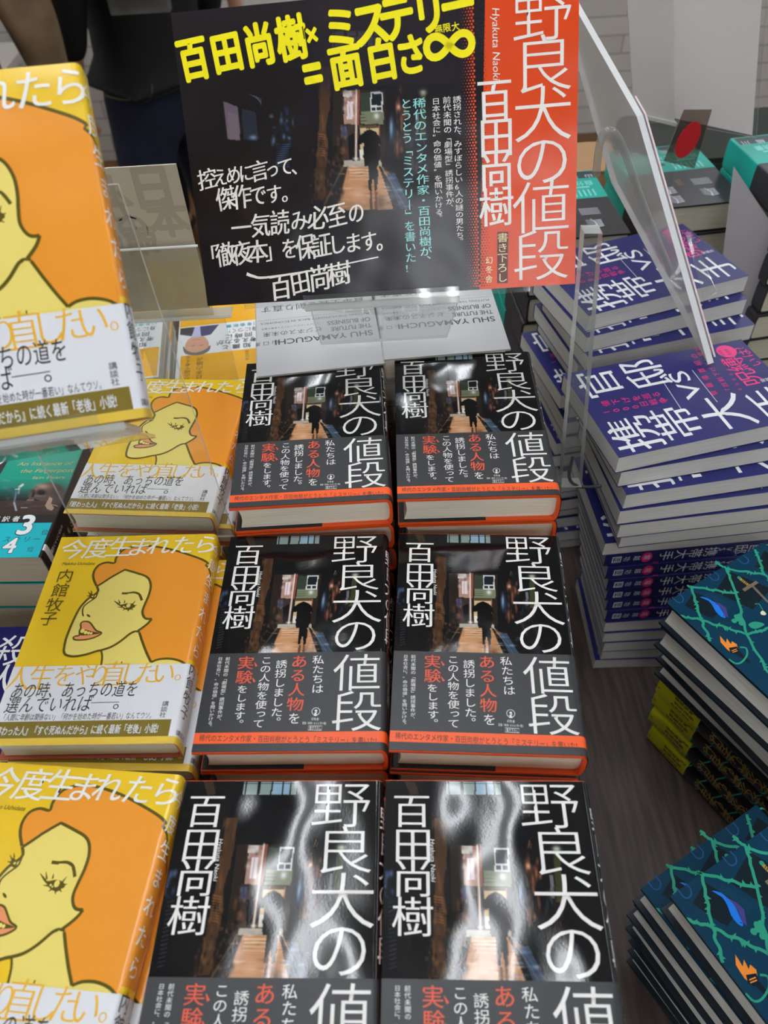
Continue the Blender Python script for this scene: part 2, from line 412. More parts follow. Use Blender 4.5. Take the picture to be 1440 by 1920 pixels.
def alley(P, top=True):
    if top:
        P.noise(26, (120, 60, 300, 260), (14, 10), [(64, 48, 34), (30, 26, 24)], .6)
        P.poly([(195, 60), (255, 60), (285, 130), (240, 135)], (74, 58, 42), .7)
        P.box(440, 60, 742, 132, (132, 150, 146)); P.box(600, 66, 700, 130, (140, 176, 204), .7)
        for x in (455, 522, 600, 664, 706): P.box(x-5, 60, x+4, 134, (16, 20, 24))
        P.box(440, 82, 742, 87, (20, 26, 28)); P.box(524, 62, 534, 132, (12, 14, 16))
    for y in (200, 232, 262, 290, 318): P.line((420, y+10), (760, y), 3, (34, 36, 38), .6)
    P.poly([(370, 230), (432, 230), (425, 560), (395, 860), (330, 860), (360, 520)], (84, 58, 38), .85)
    P.noise(60, (345, 240, 430, 860), (8, 26), [(130, 88, 56), (44, 30, 22), (96, 60, 34)], .5)
    for y in range(545, 650, 11): P.line((355, y), (402, y+5), 3, (150, 100, 60), .8)
    P.poly([(405, 520), (420, 440), (455, 425), (478, 470), (470, 600), (420, 600)], (22, 22, 26), .9)
    P.box(448, 338, 790, 680, (42, 34, 30)); P.box(520, 340, 598, 500, (176, 138, 122)); P.box(512, 342, 572, 372, (206, 200, 192))
    P.noise(26, (515, 345, 600, 480), (12, 10), [(230, 214, 206), (120, 82, 74), (60, 50, 60)], .6)
    P.box(540, 392, 578, 478, (226, 214, 214)); P.line((556, 395), (556, 475), 3, (170, 120, 150), .7)
    P.box(500, 500, 600, 670, (60, 50, 44)); P.box(505, 510, 545, 560, (60, 90, 150), .5)
    P.noise(20, (500, 500, 600, 670), (8, 12), [(180, 150, 120), (20, 20, 24), (140, 60, 46)], .55)
    P.poly([(545, 560), (590, 540), (590, 668), (560, 668)], (16, 16, 20), .9)
    P.line((600, 340), (600, 668), 7, (232, 212, 196)); P.line((616, 340), (614, 500), 5, (196, 92, 66), .9)
    P.box(625, 350, 690, 440, (54, 66, 54)); P.box(628, 440, 776, 500, (120, 126, 100)); 
    for y in (455, 470, 485): P.line((628, y), (690, y), 1.5, (60, 62, 50), .8)
    P.box(690, 348, 770, 442, (208, 212, 208)); P.box(697, 356, 762, 412, (26, 34, 42)); P.box(697, 420, 725, 436, (40, 46, 50)); P.box(732, 420, 762, 436, (40, 46, 50))
    P.blob(730, 462, 16, 14, (230, 236, 240), .9)
    P.box(620, 506, 748, 520, (90, 70, 50)); P.box(626, 520, 746, 670, (206, 182, 140)); P.line((748, 510), (744, 690), 4, (190, 110, 80), .8)
    P.box(625, 622, 656, 664, (222, 218, 206)); P.blob(600, 664, 18, 7, (236, 232, 224), .95)
    P.poly([(525, 672), (760, 672), (768, 702), (518, 702)], (176, 168, 154)); P.noise(12, (525, 674, 760, 700), (16, 3), [(120, 112, 100), (210, 204, 190)], .6)
    P.poly([(545, 702), (748, 702), (845, 905), (478, 905)], (186, 134, 92))
    P.noise(70, (500, 702, 830, 900), (26, 4), [(248, 214, 180), (120, 78, 50), (222, 170, 124)], .55)
    for y, k in ((716, .8), (730, .7), (744, .55), (760, .4)): P.line((560, y), (680, y), 3, (250, 226, 196), k)
    P.blob(615, 830, 60, 46, (236, 190, 160), .55); P.blob(760, 870, 30, 40, (90, 60, 44), .6)
    P.line((545, 702), (478, 905), 5, (60, 44, 34), .8); P.line((520, 700), (400, 880), 6, (150, 110, 72), .55)
    P.line((752, 702), (880, 900), 6, (36, 28, 24), .9); P.line((765, 702), (930, 905), 3, (220, 176, 134), .8); P.line((776, 705), (980, 905), 2, (150, 150, 150), .6)
    P.poly([(800, 740), (850, 730), (960, 905), (890, 905)], (70, 92, 116), .75)
    P.noise(26, (790, 730, 940, 900), (18, 5), [(176, 204, 230), (40, 52, 70), (120, 150, 184)], .55)
    P.poly([(606, 600), (618, 562), (650, 536), (685, 522), (722, 534), (748, 556), (764, 600), (742, 590), (700, 584), (650, 590)], (12, 12, 15))
    P.poly([(650, 580), (744, 580), (756, 640), (744, 700), (655, 702), (646, 650)], (14, 14, 17))
    P.poly([(680, 690), (735, 690), (745, 740), (738, 812), (722, 818), (716, 760), (706, 760), (700, 812), (684, 810), (682, 740)], (10, 10, 13))
    P.poly([(692, 812), (706, 812), (712, 905), (690, 905)], (70, 46, 34), .8); P.poly([(722, 818), (738, 818), (742, 905), (724, 905)], (80, 52, 38), .7)
    P.noise(150, (300, 560, 520, 880), (9, 11), [(20, 20, 18), (12, 12, 14), (120, 84, 52), (38, 30, 22)], .7)
    P.blob(826, 520, 9, 40, (196, 222, 248), .95); P.blob(836, 530, 24, 60, (50, 82, 120), .5)
    P.noise(46, (846, 380, 935, 640), (7, 22), [(206, 124, 84), (120, 70, 50), (24, 20, 24)], .65); P.blob(872, 420, 10, 12, (255, 200, 170), .8)
    P.box(1012, 345, 1046, 560, (84, 92, 48), .6); P.blob(1030, 350, 22, 14, (210, 216, 200), .8); P.box(985, 452, 1003, 545, (190, 196, 200), .5)
    P.noise(40, (950, 520, 1060, 720), (6, 22), [(120, 70, 60), (30, 30, 36), (70, 84, 90)], .55)
    P.noise(20, (60, 450, 140, 560), (12, 12), [(120, 160, 205), (70, 76, 130), (30, 44, 60)], .6)
    for i in range(16): P.line((104, 575+i*17), (140, 566+i*17), 2.5, (66, 70, 78), .7)
    P.noise(30, (180, 640, 330, 860), (8, 20), [(60, 44, 34), (26, 26, 34)], .5)
    P.line((885, 320), (878, 345), 2.5, (150, 110, 70), .8); P.line((895, 330), (888, 350), 2, (120, 90, 60), .8)

# ------------------------------------------------------------------ black novel
G_BLACK = M('black_print', (17, 18, 21), 0.06, 'gloss'); G_WHITE = M('white_print', (244, 244, 240), 0.08, 'gloss')
G_PHOTO = M('photo_print', None, 0.06, 'attr')
B_BAND = M('charcoal_band', (42, 43, 46), 0.42, 'satin'); B_WHITE = M('band_white', (240, 240, 236), 0.42, 'satin')
B_RED = M('band_vermilion', (228, 84, 50), 0.42, 'satin'); B_ORANGE = M('band_orange', (246, 92, 24), 0.42, 'satin')
B_INK = M('band_ink', (36, 26, 24), 0.5, 'satin')
ORANGE_BOARD = M('orange_board', (232, 84, 26), 0.45); PAGES_CREAM = M('cream_pages', PG_CREAM, 0.8, 'pages')
TITLE_Z = [('野', (1003, 178), 24), ('良', (1048, 363), 23), ('犬', (1070, 566), 25), ('の', (1085, 757), 25)]
def vcol(A, chars, x0, y0, x1, y1, size, m, layer=2, **k): A.run(chars, (x0, y0), (x1, y1), size, m, layer, **k)
def make_black():
    root = empty('hardcover_book'); W, T, L = 127.0, 31.6, 190.0
    pr = Profile(W, T, 6.0, 2.9)
    o = mesh_obj('hard_cover', *pr.shell(-2.9, -0.35, -0.9, L+0.5, 0), ORANGE_BOARD, parent=root); fix(o)
    page_block(root, W-1, T, L, 3.0, 5.0, 2.5, 4.5, 3.0, PAGES_CREAM)
    A = Art(HB5)
    A.grid(0, pr.total, 0, L, 60, 3, G_BLACK, 0)
    k, U, Vv = A.grid(0.6, pr.spine0+1, 0.6, 116, 250, 224, G_PHOTO, 1)
    Hi = np.linalg.inv(HB5); q = hmap(Hi, np.c_[U.ravel(), Vv.ravel()])
    P = Paint(q[:, 0], q[:, 1], (17, 18, 21)); P.mix(np.clip((q[:, 0]-1100)/260, 0, 1)*.0, (17, 18, 21)); alley(P)
    cols = [(k, np.array([lin(c)[:3] for c in np.clip(P.c, 0, 255)]))]
    for ch, c, sz in TITLE_Z: A.glyph(ch, c, sz*1.28, G_WHITE, 3, sx=1.25 if ch != 'の' else 1.12, sy=1.0, bold=-.010)
    for ch, c in zip('百田尚樹', [(243, 203), (246, 343), (243, 478), (236, 630)]): A.glyph(ch, c, 22.5, G_WHITE, 3, sx=1.08, sy=.97, bold=-.006, serif=.01)
    A.line('Hyakuta Naoki', (342, 316), (342, 486), G_WHITE, 3, height=2.6, skew=0.15)
    # spine lettering
    c = pr.spine0+11
    for i, ch in enumerate('野良犬の値段'): A.glyph(ch, (c, 24+i*15), 15.5, G_WHITE, 3, conv=False)
    A.build('dust_jacket', pr.fn(L, 0.0), root, cuts=pr.cuts, cols=cols)
    # paper band
    D = Art(HB5); v0 = 113.6
    D.grid(0, pr.total, v0, L+0.4, 60, 3, B_BAND, 0)
    D.rect(0, 176.6, pr.total, 184.6, B_ORANGE, 1)
    D.glyph('値', (1130, 1008), 32.5, B_WHITE, 3, sx=1.05, sy=.95, bold=-.006); D.glyph('段', (1163, 1262), 33, B_WHITE, 3, sx=1.06, sy=.95, bold=-.006)
    vcol(D, '私たちは', 845, 918, 865, 1110, 8.6, B_WHITE)
    vcol(D, 'ある人物', 712, 928, 722, 1212, 11.8, B_RED, serif=.008); D.glyph('を', (728, 1305), 8.6, B_WHITE)
    vcol(D, '誘拐しました。', 588, 945, 600, 1330, 8.3, B_WHITE)
    vcol(D, 'この人物を使って', 478, 918, 480, 1338, 8.0, B_WHITE)
    vcol(D, '実験', 333, 935, 333, 1030, 11.8, B_RED, serif=.008); vcol(D, 'をします。', 333, 1110, 338, 1345, 8.0, B_WHITE)
    for y in (945, 1048): D.stroke([(394, y-15), (412, y+12)], .5, B_RED, 3, w_end=1.7)
    vcol(D, '前代未聞の「劇場型」誘拐事件が、', 199, 905, 195, 1318, 3.5, B_WHITE)
    vcol(D, '日本社会に、"命の価値"を問いかける。', 145, 905, 134, 1358, 3.4, B_WHITE)
    D.disc((874, 1258), 3.0, B_WHITE, 2); D.disc((874, 1258), 2.6, B_BAND, 3)
    D.poly([(862, 1288), (874, 1262), (886, 1288)], B_WHITE, 4); D.disc((874, 1254), .9, B_WHITE, 4); D.stroke([(864, 1272), (884, 1264)], .6, B_WHITE, 4)
    D.run('幻冬舎', (857, 1308), (893, 1310), 2.3, B_WHITE); D.run('定価（本体1800円＋税）', (795, 1334), (960, 1338), 2.1, B_WHITE)
    D.stroke([(835, 1352), (930, 1354), (930, 1382), (835, 1380)], .3, B_WHITE, 2, closed=True, smooth=0); D.run('書き下ろし', (850, 1367), (918, 1369), 2.6, B_WHITE)
    D.run('稀代のエンタメ作家・百田尚樹がとうとう「ミステリー」を書いた!', (92, 1432), (1335, 1452), 4.4, B_INK, sy=1.15)
    for i, ch in enumerate('百田尚樹'): D.glyph(ch, (c, 125+i*8.5), 8.5, B_WHITE, 3, conv=False)
    D.build('paper_band', pr.fn(L, 0.35), root, cuts=pr.cuts)
    # inner flap of the band and jacket lying on the lower board, seen at the foot
    fl = join_vf([box_vf(.0006, .073, -.0004, .03, .0027, .0033)])
    mesh_obj('band_flap', *fl, M('flap_black', (24, 24, 26), 0.45), parent=root)
    tag(root, cat='book'); return root

# ------------------------------------------------------------------ yellow novel
Y_BASE = M('yellow_print', (240, 200, 40), 0.2, 'gloss'); Y_SKIN = M('pale_yellow_print', (240, 220, 118), 0.2, 'gloss')
Y_HAIR = M('orange_print', (240, 156, 50), 0.2, 'gloss'); Y_LINE = M('olive_line_print', (96, 84, 18), 0.22, 'gloss')
Y_LIP = M('salmon_print', (238, 154, 104), 0.2, 'gloss'); Y_WHITE = M('white_title_print', (248, 246, 236), 0.2, 'gloss')
Y_BAND = M('white_band', (226, 228, 232), 0.4, 'satin'); Y_GOLD = M('gold_band_ink', (236, 182, 40), 0.4, 'satin')
Y_OLIVE = M('olive_band_ink', (124, 106, 10), 0.4, 'satin'); Y_INK = M('band_black_ink', (34, 30, 30), 0.45, 'satin')
SALMON = M('salmon_board', (196, 98, 70), 0.5)
def make_yellow():
    root = empty('hardcover_book'); W, T, L = 127.0, 24.2, 186.0
    pr = Profile(W, T, 5.0, 3.4)
    fix(mesh_obj('hard_cover', *pr.shell(-1.7, -0.35, 0.6, L-0.4, 0), SALMON, parent=root))
    page_block(root, W-1, T, L, 2.5, 4.0, 1.5, 3.0, 3.0, M('yellowish_pages', (234, 230, 206), 0.8, 'pages'))
    A = Art(HY3); tot = pr.total; s0 = pr.spine0; mid = pr.mid
    A.grid(0, tot, 0, L, 60, 3, Y_BASE, 0)
    cvt = lambda pts: [tuple(p) for p in hmap(HY3, pts)]
    top = spline([(600, 368), (580, 322), (583, 282), (612, 245), (660, 229), (710, 232), (720, 203), (752, 164), (800, 142), (880, 131), (980, 140), (1080, 160), (1180, 190), (1260, 218), (1300, 240)], False, 6)
    tv = cvt([(1300, 240)])[0]
    topm = cvt(top) + [(s0+1, tv[1]+2), (s0+6, tv[1]+7), (s0+12, tv[1]+15), (mid+8, tv[1]+26), (mid+10, 120)]
    low = cvt(spline([(1195, 868), (1150, 835), (1080, 818), (1010, 821), (960, 838)], False, 5))
    j1 = cvt(spline([(960, 838), (930, 780), (902, 715), (880, 656)], False, 5)); j2 = cvt(spline([(868, 646), (900, 625), (932, 600), (956, 573)], False, 5))
    j3 = cvt(spline([(956, 573), (922, 572), (903, 556), (896, 524), (912, 478), (932, 430), (943, 380), (934, 338), (908, 314), (865, 299), (818, 285), (778, 274)], False, 5)) + cvt([(738, 294), (690, 320), (642, 350), (604, 372)])
    jaw = j1[:-1] + j2[:-1] + j3
    A.poly(topm + [(s0+2, 121)] + low[:-1] + jaw, Y_HAIR, 1, conv=False)
    A.stroke(topm[:-1], 1.9, Y_LINE, 3, conv=False, smooth=0)
    A.poly([(s0+2, 119)] + low + [(cvt([(962, 850)])[0]), (s0+2, 150)], Y_BASE, 2, conv=False)
    A.poly([low[0]] + low + [(112, 150), (s0, 150)], Y_SKIN, 2, conv=False)
    A.stroke(low, 1.8, Y_LINE, 4, conv=False, smooth=0)
    face = [(602, 370), (612, 400), (585, 425), (556, 442), (530, 465), (496, 505), (462, 570), (436, 630), (414, 690), (405, 735), (403, 768), (420, 788), (470, 796), (540, 786), (610, 766), (640, 760), (700, 742), (760, 708), (820, 662), (848, 650)]
    fm = cvt(spline(face, False, 4)); neck = cvt([(640, 762), (648, 800), (645, 900), (700, 1010), (1080, 1010), (1010, 900), (962, 838), (905, 722), (880, 656), (848, 650)])
    A.poly(neck, Y_SKIN, 1, conv=False); A.poly(fm[:-1] + j2[:-1] + j3[:-1], Y_SKIN, 2.4, conv=False)
    A.stroke(fm, 1.9, Y_LINE, 4, conv=False, smooth=0); A.stroke(j1, 1.9, Y_LINE, 4, conv=False, smooth=0); A.stroke(j2, 1.9, Y_LINE, 4.2, conv=False, smooth=0); A.stroke(j3, 1.9, Y_LINE, 4.4, conv=False, smooth=0)
    A.stroke(cvt([(640, 762), (647, 800), (642, 856)]), 1.4, Y_LINE, 4, conv=False); A.stroke([(820, 662), (848, 648), (882, 652)], 1.5, Y_LINE, 4)
    A.stroke([(768, 850), (775, 832)], .8, Y_LINE, 4)
    A.stroke([(762, 416), (800, 416), (840, 412), (872, 424), (890, 460)], 2.0, Y_LINE, 4); A.stroke([(800, 422), (838, 420), (866, 430)], .9, Y_SKIN, 5)
    # near eye with lashes and sparkles
    A.poly([(712, 458), (742, 474), (758, 484), (800, 476), (836, 482), (848, 498), (830, 508), (812, 518), (786, 514), (770, 506), (758, 496), (738, 484)], Y_LINE, 4, smooth=3)
    for a, b in (((752, 478), (742, 452)), ((780, 474), (782, 456)), ((770, 500), (738, 500)), ((785, 510), (770, 520)), ((805, 514), (806, 528)), ((822, 508), (836, 518)), ((838, 492), (858, 488)), ((832, 482), (850, 462))):
        A.stroke([a, b], 1.3, Y_LINE, 4, w_end=.3)
    A.disc((806, 490), 1.7, Y_SKIN, 5, n=10, ry=2.1); A.disc((776, 497), .7, Y_SKIN, 5, n=8); A.disc((786, 502), .6, Y_SKIN, 5, n=8)
    # far eye
    A.poly([(556, 428), (566, 412), (580, 420), (590, 432), (588, 448), (572, 446), (560, 440)], Y_LINE, 4, smooth=3); A.disc((578, 432), .8, Y_SKIN, 5, n=8)
    A.stroke([(612, 396), (606, 420), (596, 440), (572, 456), (540, 478), (520, 500), (516, 530), (522, 552)], 1.2, Y_LINE, 5)
    for a, b in (((560, 430), (540, 428)), ((562, 420), (548, 404)), ((572, 412), (566, 396))): A.stroke([a, b], 1.0, Y_LINE, 5, w_end=.3)
    A.poly([(542, 540), (556, 542), (566, 552), (562, 558), (548, 552)], Y_LINE, 4, smooth=3)
    # mouth
    lips = [(506, 600), (518, 586), (545, 584), (566, 592), (584, 614), (606, 640), (640, 656), (606, 678), (560, 692), (506, 697), (470, 694), (462, 680), (478, 672), (498, 668), (500, 640), (508, 624)]
    A.poly(lips, Y_LIP, 4, smooth=3); A.stroke(lips, 1.3, Y_LINE, 6, closed=True)
    A.poly([(508, 630), (540, 634), (580, 646), (634, 656), (590, 664), (545, 668), (500, 668), (500, 650)], Y_LINE, 5, smooth=2)
    for x, y, r in ((519, 641, 1.7), (539, 651, 1.4), (558, 655, 1.2), (575, 657, 1.0)): A.disc((x, y), r, Y_SKIN, 7, n=10, ry=r*1.15)
    for ch, c in zip('今度生まれたら', [(452, 152), (602, 148), (748, 142), (865, 142), (990, 136), (1140, 134), (1282, 132)]):
        A.glyph(ch, c, 20 if ch in '今度生' else 18.5, Y_WHITE, 8, skew=.14, sx=1.06, sy=1.08, serif=.011)
    A.line('Makiko Uchidate', (380, 243), (584, 243), Y_LINE, 8, height=2.9, skew=.2)
    for ch, c in zip('内館牧子', [(403, 308), (373, 395), (338, 482), (304, 565)]): A.glyph(ch, c, 13.2, Y_LINE, 8)
    for i, ch in enumerate('今度生まれたら'): A.glyph(ch, (s0+8.5, 15+i*16), 12, Y_WHITE, 8, conv=False)
    A.build('dust_jacket', pr.fn(L, 0.0), root, cuts=pr.cuts)
    D = Art(HY3); v0 = cvt([(640, 853)])[0][1]
    D.grid(0, tot, v0, L+.3, 60, 3, Y_BAND, 0)
    D.rect(0, 168.6, s0-1.5, 181, Y_OLIVE, 1); D.rect(0, 181, tot, L+.3, M('band_foot_yellow', (226, 190, 60), .4, 'satin'), 1)
    hs = dict(bold=-.012, serif=.012)
    for ch, x, y, sz in (('人', 118, 925, 20), ('生', 262, 925, 19), ('を', 412, 918, 17), ('や', 545, 915, 16), ('り', 632, 915, 16), ('直', 722, 912, 19), ('し', 838, 910, 17), ('た', 942, 908, 17), ('い', 1045, 908, 17), ('。', 1180, 902, 14)):
        D.glyph(ch, (x, y), sz, Y_GOLD, 2, sy=1.15, **hs)
    D.run('あの時、あっちの道を', (112, 1008), (845, 1004), 11.6, Y_INK, 3, skew=.06, sy=1.12)
    D.run('選んでいれば', (82, 1096), (545, 1092), 11.6, Y_INK, 3, skew=.06, sy=1.12); D.stroke([(585, 1086), (765, 1084)], .45, Y_INK, 3); D.glyph('。', (785, 1085), 12, Y_INK, 3)
    D.run('「人間に年齢は関係ない」「何かを始めた時が一番若い」なんてウソ。', (22, 1172), (980, 1170), 4.5, Y_INK, 3, skew=.06, sy=1.2)
    D.run('講談社', (1062, 1098), (1046, 1168), 4.6, Y_INK, 3)
    D.run('『終わった人』『すぐ死ぬんだから』に続く最新「老後」小説!', (-45, 1258), (1030, 1252), 5.6, Y_BAND, 3, bold=.02, sy=1.25)
    for i, ch in enumerate('内館牧子'): D.glyph(ch, (s0+8.5, 128+i*11.2), 10.5, Y_INK, 3, conv=False)
    D.run('講談社', (s0+5, 178), (s0+14, 178), 4.0, Y_INK, 3, conv=False)
    D.build('paper_band', pr.fn(L, 0.35), root, cuts=pr.cuts)
    tag(root, cat='book'); return root

# ------------------------------------------------------------------ navy paperback
U_BLUE = M('navy_print', (33, 36, 104), 0.38, 'satin'); U_WHITE = M('navy_white', (240, 242, 244), 0.35, 'satin'); U_PINK = M('navy_pink', (238, 44, 128), 0.35, 'satin')
U_DARK = M('navy_deep', (28, 30, 88), 0.3, 'satin')
PAGES_GREY = M('grey_pages', PG_GREY, 0.8, 'pages')
def make_navy():
    root = empty('paperback_book'); W, T, L = 130.0, 20.3, 205.0
    pr = Profile(W, T, 1.4, 7)
    page_block(root, W-.3, T, L, .45, .6, 0, .3, .5, PAGES_GREY)
    A = Art(HU); c = pr.mid
    A.grid(0, pr.total, 0, L, 60, 3, U_BLUE, 0)
    A.rect(0, 117, pr.total, 117.25, U_DARK, 1)
    za = lambda x, y: (x/6.857+1060, y/6.857+620); zb = lambda x, y: (x/6.857+1240, y/6.857+620)
    g = lambda ch, uv, sz, **k: A.glyph(ch, uv, sz, U_WHITE, 3, conv=False, bold=-.004, serif=.01, **k)
    g('官', (106, 30), 44, sx=1.0); g('邸', (107, 82), 46); g('携', (27, 30), 48); g('帯', (30, 76), 46); g('大', (30, 128), 50); g('手', (30, 181), 46)
    A.line('VS', (56, 121), (100, 121), U_WHITE, 3, conv=False, bold=.0, height=20)
    A.stroke([(43, 88), (92, 92)], .6, U_WHITE, 3, conv=False); A.stroke([(45, 127), (98, 129)], .6, U_WHITE, 3, conv=False)
    A.run('値下げを巡る', (75, 22), (73, 76), 8.6, U_PINK, 3, conv=False); A.run('1000日戦争', (65, 17), (63, 78), 8.6, U_PINK, 3, conv=False)
    A.run('菅義偉首相の', (1338, 737), (1302, 668), 7.4, U_PINK, 3, rot=.01); A.run('「四割下げる」発言', (1367, 732), (1307, 655), 6.6, U_PINK, 3, rot=.01)
    for i in range(7):   # a further row, too small to read
        p = hmap(HU, [(1387-i*5.6, 730-i*9.2)])[0]
        for k in range(4): A.stroke([(p[0]-1.6, p[1]-1.5+k), (p[0]+1.4, p[1]-1.3+k)], .35, U_PINK, 3, conv=False, smooth=0)
    for ch, q, z_ in (('呪', (70, 178), 24), ('縛', (94, 177), 24), ('は', (107, 196), 14), ('い', (91, 197), 13), ('?', (121, 194), 13)): A.glyph(ch, q, z_, U_PINK, 3, conv=False)
    A.disc((1362, 659), 10.5, U_PINK, 2, n=32)
    for q in ((1352, 662), (1364, 660)):
        p = hmap(HU, [q])[0]
        for i in range(3):
            for k in range(4): A.stroke([(p[0]-5+i*3.6, p[1]-1.4+k), (p[0]-2.6+i*3.6, p[1]-1.4+k)], .45, U_BLUE, 3, conv=False, smooth=0)
    A.run('堀越功', (62, 188), (62, 199), 5, U_WHITE, 3, conv=False)
    for ch, q in zip('官邸VS携帯大手', (165, 149, 136, 128, 116, 99, 84, 67)): A.glyph(ch, (c, L-q), 15.5 if ch not in 'VS' else 9, U_WHITE, 3, conv=False)
    A.disc((c, L-46), 8.5, U_PINK, 2, conv=False, n=24, ry=6)
    for ch, q in zip('堀越功', (46, 35, 24)): A.glyph(ch, (c, L-q), 7.6, U_WHITE, 3, conv=False)
    A.rect(c-5, L-18, c+5, L-8, U_WHITE, 2); A.rect(c-3.6, L-17, c+3.6, L-13.6, U_DARK, 3); A.rect(c-3.6, L-12.8, c+3.6, L-9.2, U_DARK, 3)
    A.rect(c-2.6, L-16, c-.8, L-14.6, U_WHITE, 4); A.rect(c+1, L-12, c+3, L-10.4, U_WHITE, 4); A.rect(c-2.6, L-12, c-.8, L-10.6, U_WHITE, 4); A.rect(c+1, L-16, c+2.8, L-14.6, U_WHITE, 4)
    A.build('cover', pr.fn(L, 0.0), root, cuts=pr.cuts)
    tag(root, cat='book'); return root

# ------------------------------------------------------------------ teal thorn-patterned novel
T_BASE = M('deep_teal_print', (10, 58, 84), 0.14, 'gloss'); T_DK = M('dark_teal_print', (18, 34, 44), 0.14, 'gloss'); T_VINE = M('vine_print', (48, 158, 128), 0.16, 'gloss')
T_MID = M('mid_teal_print', (14, 62, 88), 0.14, 'gloss'); T_SPINE = M('black_green_print', (8, 18, 16), .2, 'gloss'); T_GOLD = M('gold_print', (172, 140, 60), 0.25, 'gloss')
T_BLUE = M('fish_blue_print', (30, 128, 236), 0.16, 'gloss'); T_PUR = M('fish_purple_print', (76, 68, 140), 0.16, 'gloss'); T_FIRE = M('flame_print', (244, 146, 54), 0.16, 'gloss')
T_SWORD = M('sword_print', (120, 108, 90), 0.16, 'gloss'); T_CREAM = M('cream_print', (236, 232, 196), 0.16, 'gloss'); T_BAND = M('lime_band', (206, 202, 22), 0.4, 'satin'); T_INK = M('lime_band_ink', (26, 26, 16), .45, 'satin')
T_RING = M('ring_print', (36, 84, 140), .16, 'gloss')
def make_thorn():
    root = empty('hardcover_book'); W, T, L = 130.0, 34.5, 190.0
    pr = Profile(W, T, 6.5, 2.7); rng = random.Random(4)
    fix(mesh_obj('hard_cover', *pr.shell(-2.9, -0.35, 0.4, L-0.4, 0), M('dark_board', (14, 30, 40), .4), parent=root))
    page_block(root, W-1, T, L, 3.0, 5.0, 5.0, 4.0, 3.0, M('ivory_pages', (218, 214, 204), 0.8, 'pages'))
    A = Art(HG); s0, s1, c = pr.spine0, pr.spine1, pr.mid
    A.grid(0, pr.total, 0, L, 60, 3, T_BASE, 0); A.rect(s0, 0, s1, L, T_SPINE, 1)
    for i in range(16):   # dark and lighter facets behind the vines
        u = rng.uniform(0, 125); v = rng.uniform(0, 180); a = rng.uniform(12, 34)
        A.poly([(max(0, u-a*.4), v), (min(s0, u+a*.5), max(0, v-a*.3)), (min(s0, u+a), min(L, v+a*.8)), (u, min(L, v+a))], T_DK if i % 3 else T_MID, 1, conv=False)
    def vine(a, b, wd=2.6, lay=3):
        a = np.array(a, float); b = np.array(b, float); n = 7; pts = []
        for i in range(n+1):
            t = i/n; p = a+(b-a)*t; nn = np.array([-(b-a)[1], (b-a)[0]])/np.linalg.norm(b-a)
            pts.append(p+nn*rng.uniform(-.9, .9)*(0 < i < n))
        A.stroke([tuple(p) for p in pts], wd, T_VINE, lay, conv=False, smooth=3)
        ln = np.linalg.norm(b-a)
        for i in range(int(ln/6)):
            t = rng.uniform(.05, .95); p = a+(b-a)*t; nn = np.array([-(b-a)[1], (b-a)[0]])/ln*rng.choice([-1, 1]); tt = (b-a)/ln
            A.poly([tuple(p-tt*1.6), tuple(p+nn*rng.uniform(2.6, 4)+tt*1.2), tuple(p+tt*1.6)], T_VINE, lay, conv=False)
    zq = lambda x, y: tuple(hmap(HG, [(x/3.84+1160, y/3.84+1020)])[0])
    Zs = lambda pts: [zq(*p) for p in pts]
    net = [((990, 30), (1060, 215)), ((1060, 215), (780, 170)), ((780, 170), (850, 350)), ((850, 350), (530, 305)), ((530, 305), (600, 545)), ((600, 545), (665, 700)), ((850, 350), (930, 650)), ((930, 650), (1090, 930)),
           ((600, 545), (930, 650)), ((440, 515), (600, 545)), ((780, 170), (700, 120)), ((530, 305), (500, 300)), ((1060, 215), (1180, 330)), ((930, 650), (1100, 600)), ((1180, 330), (1100, 600))]
    for a_, b_ in net: vine(zq(*a_), zq(*b_), 2.4)
    e_ = [zq(1090, 930), zq(665, 700), zq(1180, 330), zq(1100, 600)]
    for a_, b_ in ((e_[0], (30, 130)), ((30, 130), (6, 168)), ((30, 130), (66, 166)), ((66, 166), (100, 120)), (e_[0], (60, 112)), ((60, 112), (100, 120)), ((100, 120), (126, 160)), (e_[3], (100, 120)), (e_[2], (112, 60)), ((66, 166), (52, 186)), ((112, 60), (126, 30)), ((112, 60), (100, 120))):
        a_ = (min(126, max(1, a_[0])), min(188, max(1, a_[1]))); vine(a_, b_, 2.4)
    for q in ((432, 385), (690, 225), (905, 105)): 
        u, v = zq(*q); A.stroke([(u-4, v-4), (u-4, v+3), (u, v+5), (u+4, v+2), (u+4, v-4)], 1.1, T_RING, 3, conv=False)
    fish = Zs([(585, 378), (640, 384), (680, 408), (722, 440), (756, 490), (777, 530), (742, 520), (704, 484), (684, 446), (650, 405)])
    A.poly(fish, T_BLUE, 6, conv=False, smooth=2); A.poly(Zs([(672, 402), (735, 425), (778, 455), (798, 528), (772, 516), (750, 470), (710, 430)]), T_PUR, 5, conv=False); A.disc(zq(762, 515), .5, T_DK, 7, conv=False, n=8)
    A.poly(Zs([(735, 660), (762, 690), (780, 712), (785, 680), (800, 700), (815, 722), (822, 700), (858, 722), (866, 752), (826, 784), (792, 764), (768, 738), (740, 706)]), T_FIRE, 5, conv=False)
    A.poly(Zs([(800, 748), (858, 738), (878, 774), (850, 796), (812, 784)]), T_DK, 6, conv=False); A.poly(Zs([(850, 790), (876, 770), (960, 850), (950, 862)]), T_DK, 4, conv=False)
    for q in ((820, 770, 856, 756), (826, 782, 864, 768)): A.stroke(Zs([q[:2], q[2:]]), .8, T_FIRE, 7, conv=False)
    A.stroke(Zs([(880, 744), (925, 750), (932, 800), (895, 850), (850, 862), (800, 830)]), 1.6, T_VINE, 5, conv=False)
